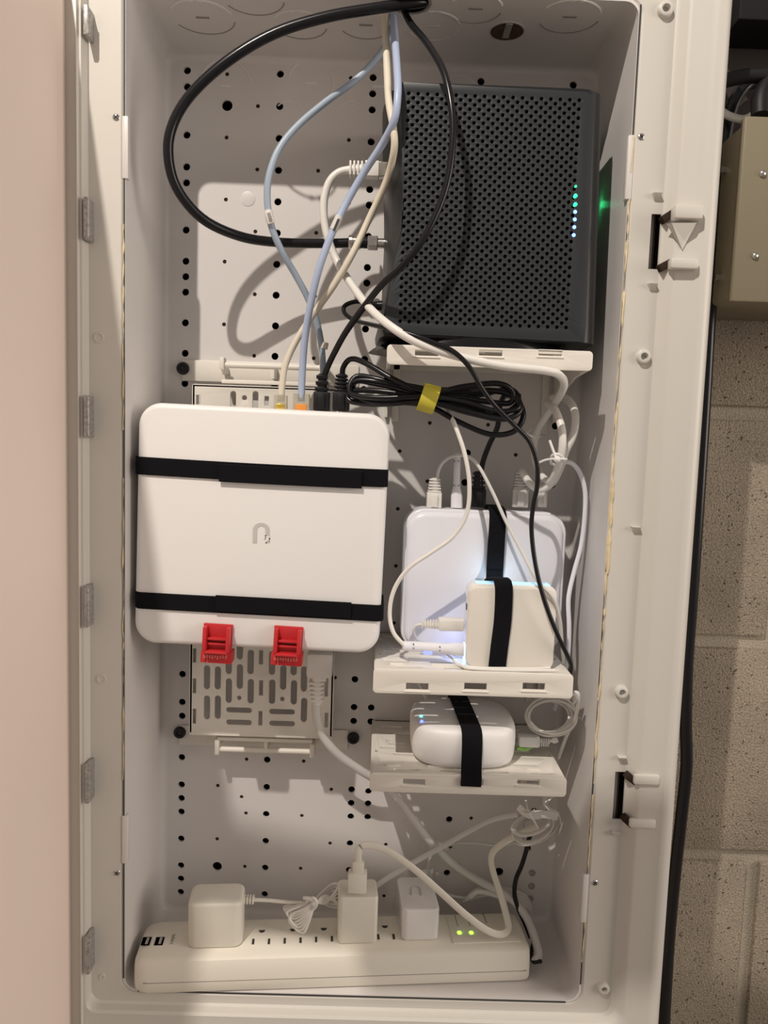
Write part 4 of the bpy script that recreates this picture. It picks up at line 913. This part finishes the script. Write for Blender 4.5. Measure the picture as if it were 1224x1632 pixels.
# dc cord coil between adapter and charger
dc = thing('adapter_cord', 'thin white adapter cord folded and tied between the cube adapter and the charger', 'cable', tuple(P(490, 1480, 66)))
p = [P(405, 1434, 72), P(430, 1435, 70), P(460, 1438, 68), P(492, 1440, 68)]
G().tube(p, 1.5, 8).build('lead', M_ADAPT, dc, 60)
for k in range(8):
    yy = 1412 + 7 * k
    pts = [P(500, 1436 + k * .8, 70 + k * .5), P(470 - k, 1442 + 3 * k, 68 + (k % 3) * 3), P(453 + 2 * k, 1446 + 4.2 * k, 68 + (k % 3) * 3), P(462 + 3 * k, 1455 + 4.5 * k, 72), P(485 + k, 1448 + 3 * k, 76), P(502, 1438 + k * .6, 74),
           P(520, 1430 - 1.5 * k + 8, 66), P(540, 1412 + 4.6 * k, 60 - (k % 2) * 5), P(528, 1410 + 5 * k, 52), P(508, 1428 + k, 62)]
    G().tube(pts, 1.15, 8, closed=True, smooth=4).build('turn', M_CABW, dc, 60)
G().tube([P(490, 1434, 76), P(500, 1431, 79), P(505, 1440, 79), P(499, 1449, 77), P(493, 1442, 72)], 1.2, 8, closed=True, smooth=4).tube([P(484, 1431, 76), P(494, 1432, 78), P(503, 1436, 78)], 1.4, 8, smooth=3).build('tie', M_CABW, dc, 60)

# ================================================================== OUTSIDE, right of the frame
cable('black_cable', 'thick black cable running down the block wall along the right side of the frame',
      [(1222, 128, 20), (1185, 140, 20), (1160, 200, 22), (1142, 350, 24), (1131, 500, 24), (1124, 620, 24), (1113, 800, 24), (1102, 960, 24), (1095, 1060, 24), (1093, 1150, 24), (1094, 1220, 24), (1086, 1300, 24), (1075, 1400, 24), (1066, 1500, 24), (1060, 1600, 24), (1056, 1700, 24)], 5.2, M_BLACK, loc=tuple(P(1056, 1700, 24)))
jb = thing('junction_box', 'beige painted steel electrical box on the block wall beyond the frame, upper right', 'electrical box', (560, -10, -180))
e0 = P(1178, 350, 62); bx = e0.x
sx0 = bx - 2
zt_ = P(1188, 196, 62).z; zb_ = P(1168, 482, 62).z
G().box(sx0, sx0 + 240, -60, WY - 2, zb_ + 3, zt_, 3).build('case', M_PANEL, jb)
G().box(sx0 - 1, sx0 + 242, -66, -58, zb_, zt_ + 4, 2).build('cover', M_PANEL, jb)
def bolt(o, c, ax, r):
    c = Vector(c); ax = Vector(ax); G().lathe(c, ax, [(r, 0), (r, 1), (r * .7, 2), (.2, 2.4)], 14).build('screw', M_STEEL, o)
for x, y in ((1215, 277), (1203, 408)): q = P(x, y, 66); bolt(jb, (q.x, -66, q.z), (0, -1, 0), 2.6)
for x, y in ((1157, 271), (1148, 442)):
    q = PX(x, y, sx0); G().cyl((sx0 + 1, q.y, q.z), (sx0 - 5, q.y, q.z), 3.0).build('bolt', M_STEEL, jb)
pn = thing('breaker_panel', 'dark brown steel panel above the beige box at the top right edge', 'electrical box', (560, 0, 0))
q = P(1190, 175, 30)
G().box(410, 800, -6, WY - 2, zt_ + 8, 300, 2).build('case', M_PANELD, pn)
qa = P(1180, 42, 40)
G().box(qa.x - 6, 800, -50, -6, qa.z, 300, 2).build('door_panel', M_BLACKM, pn)
cable('black_cable', 'short thick black cable crossing in front of the dark panel, top right', [(1150, 130, 44), (1185, 122, 48), (1230, 118, 50), (1290, 95, 50)], 5.5, M_BLACKM)
cable('black_cable', 'dark cable bending down onto the beige box, top right corner', [(1290, 110, 40), (1240, 118, 46), (1215, 150, 52), (1212, 185, 56)], 7, M_BLACKM)
cable('white_cord', 'pale cord curving across above the beige electrical box', [(1140, 170, 30), (1160, 184, 34), (1185, 190, 38), (1205, 180, 44), (1225, 168, 50)], 3, M_CABG)
bpy.context.view_layer.update()
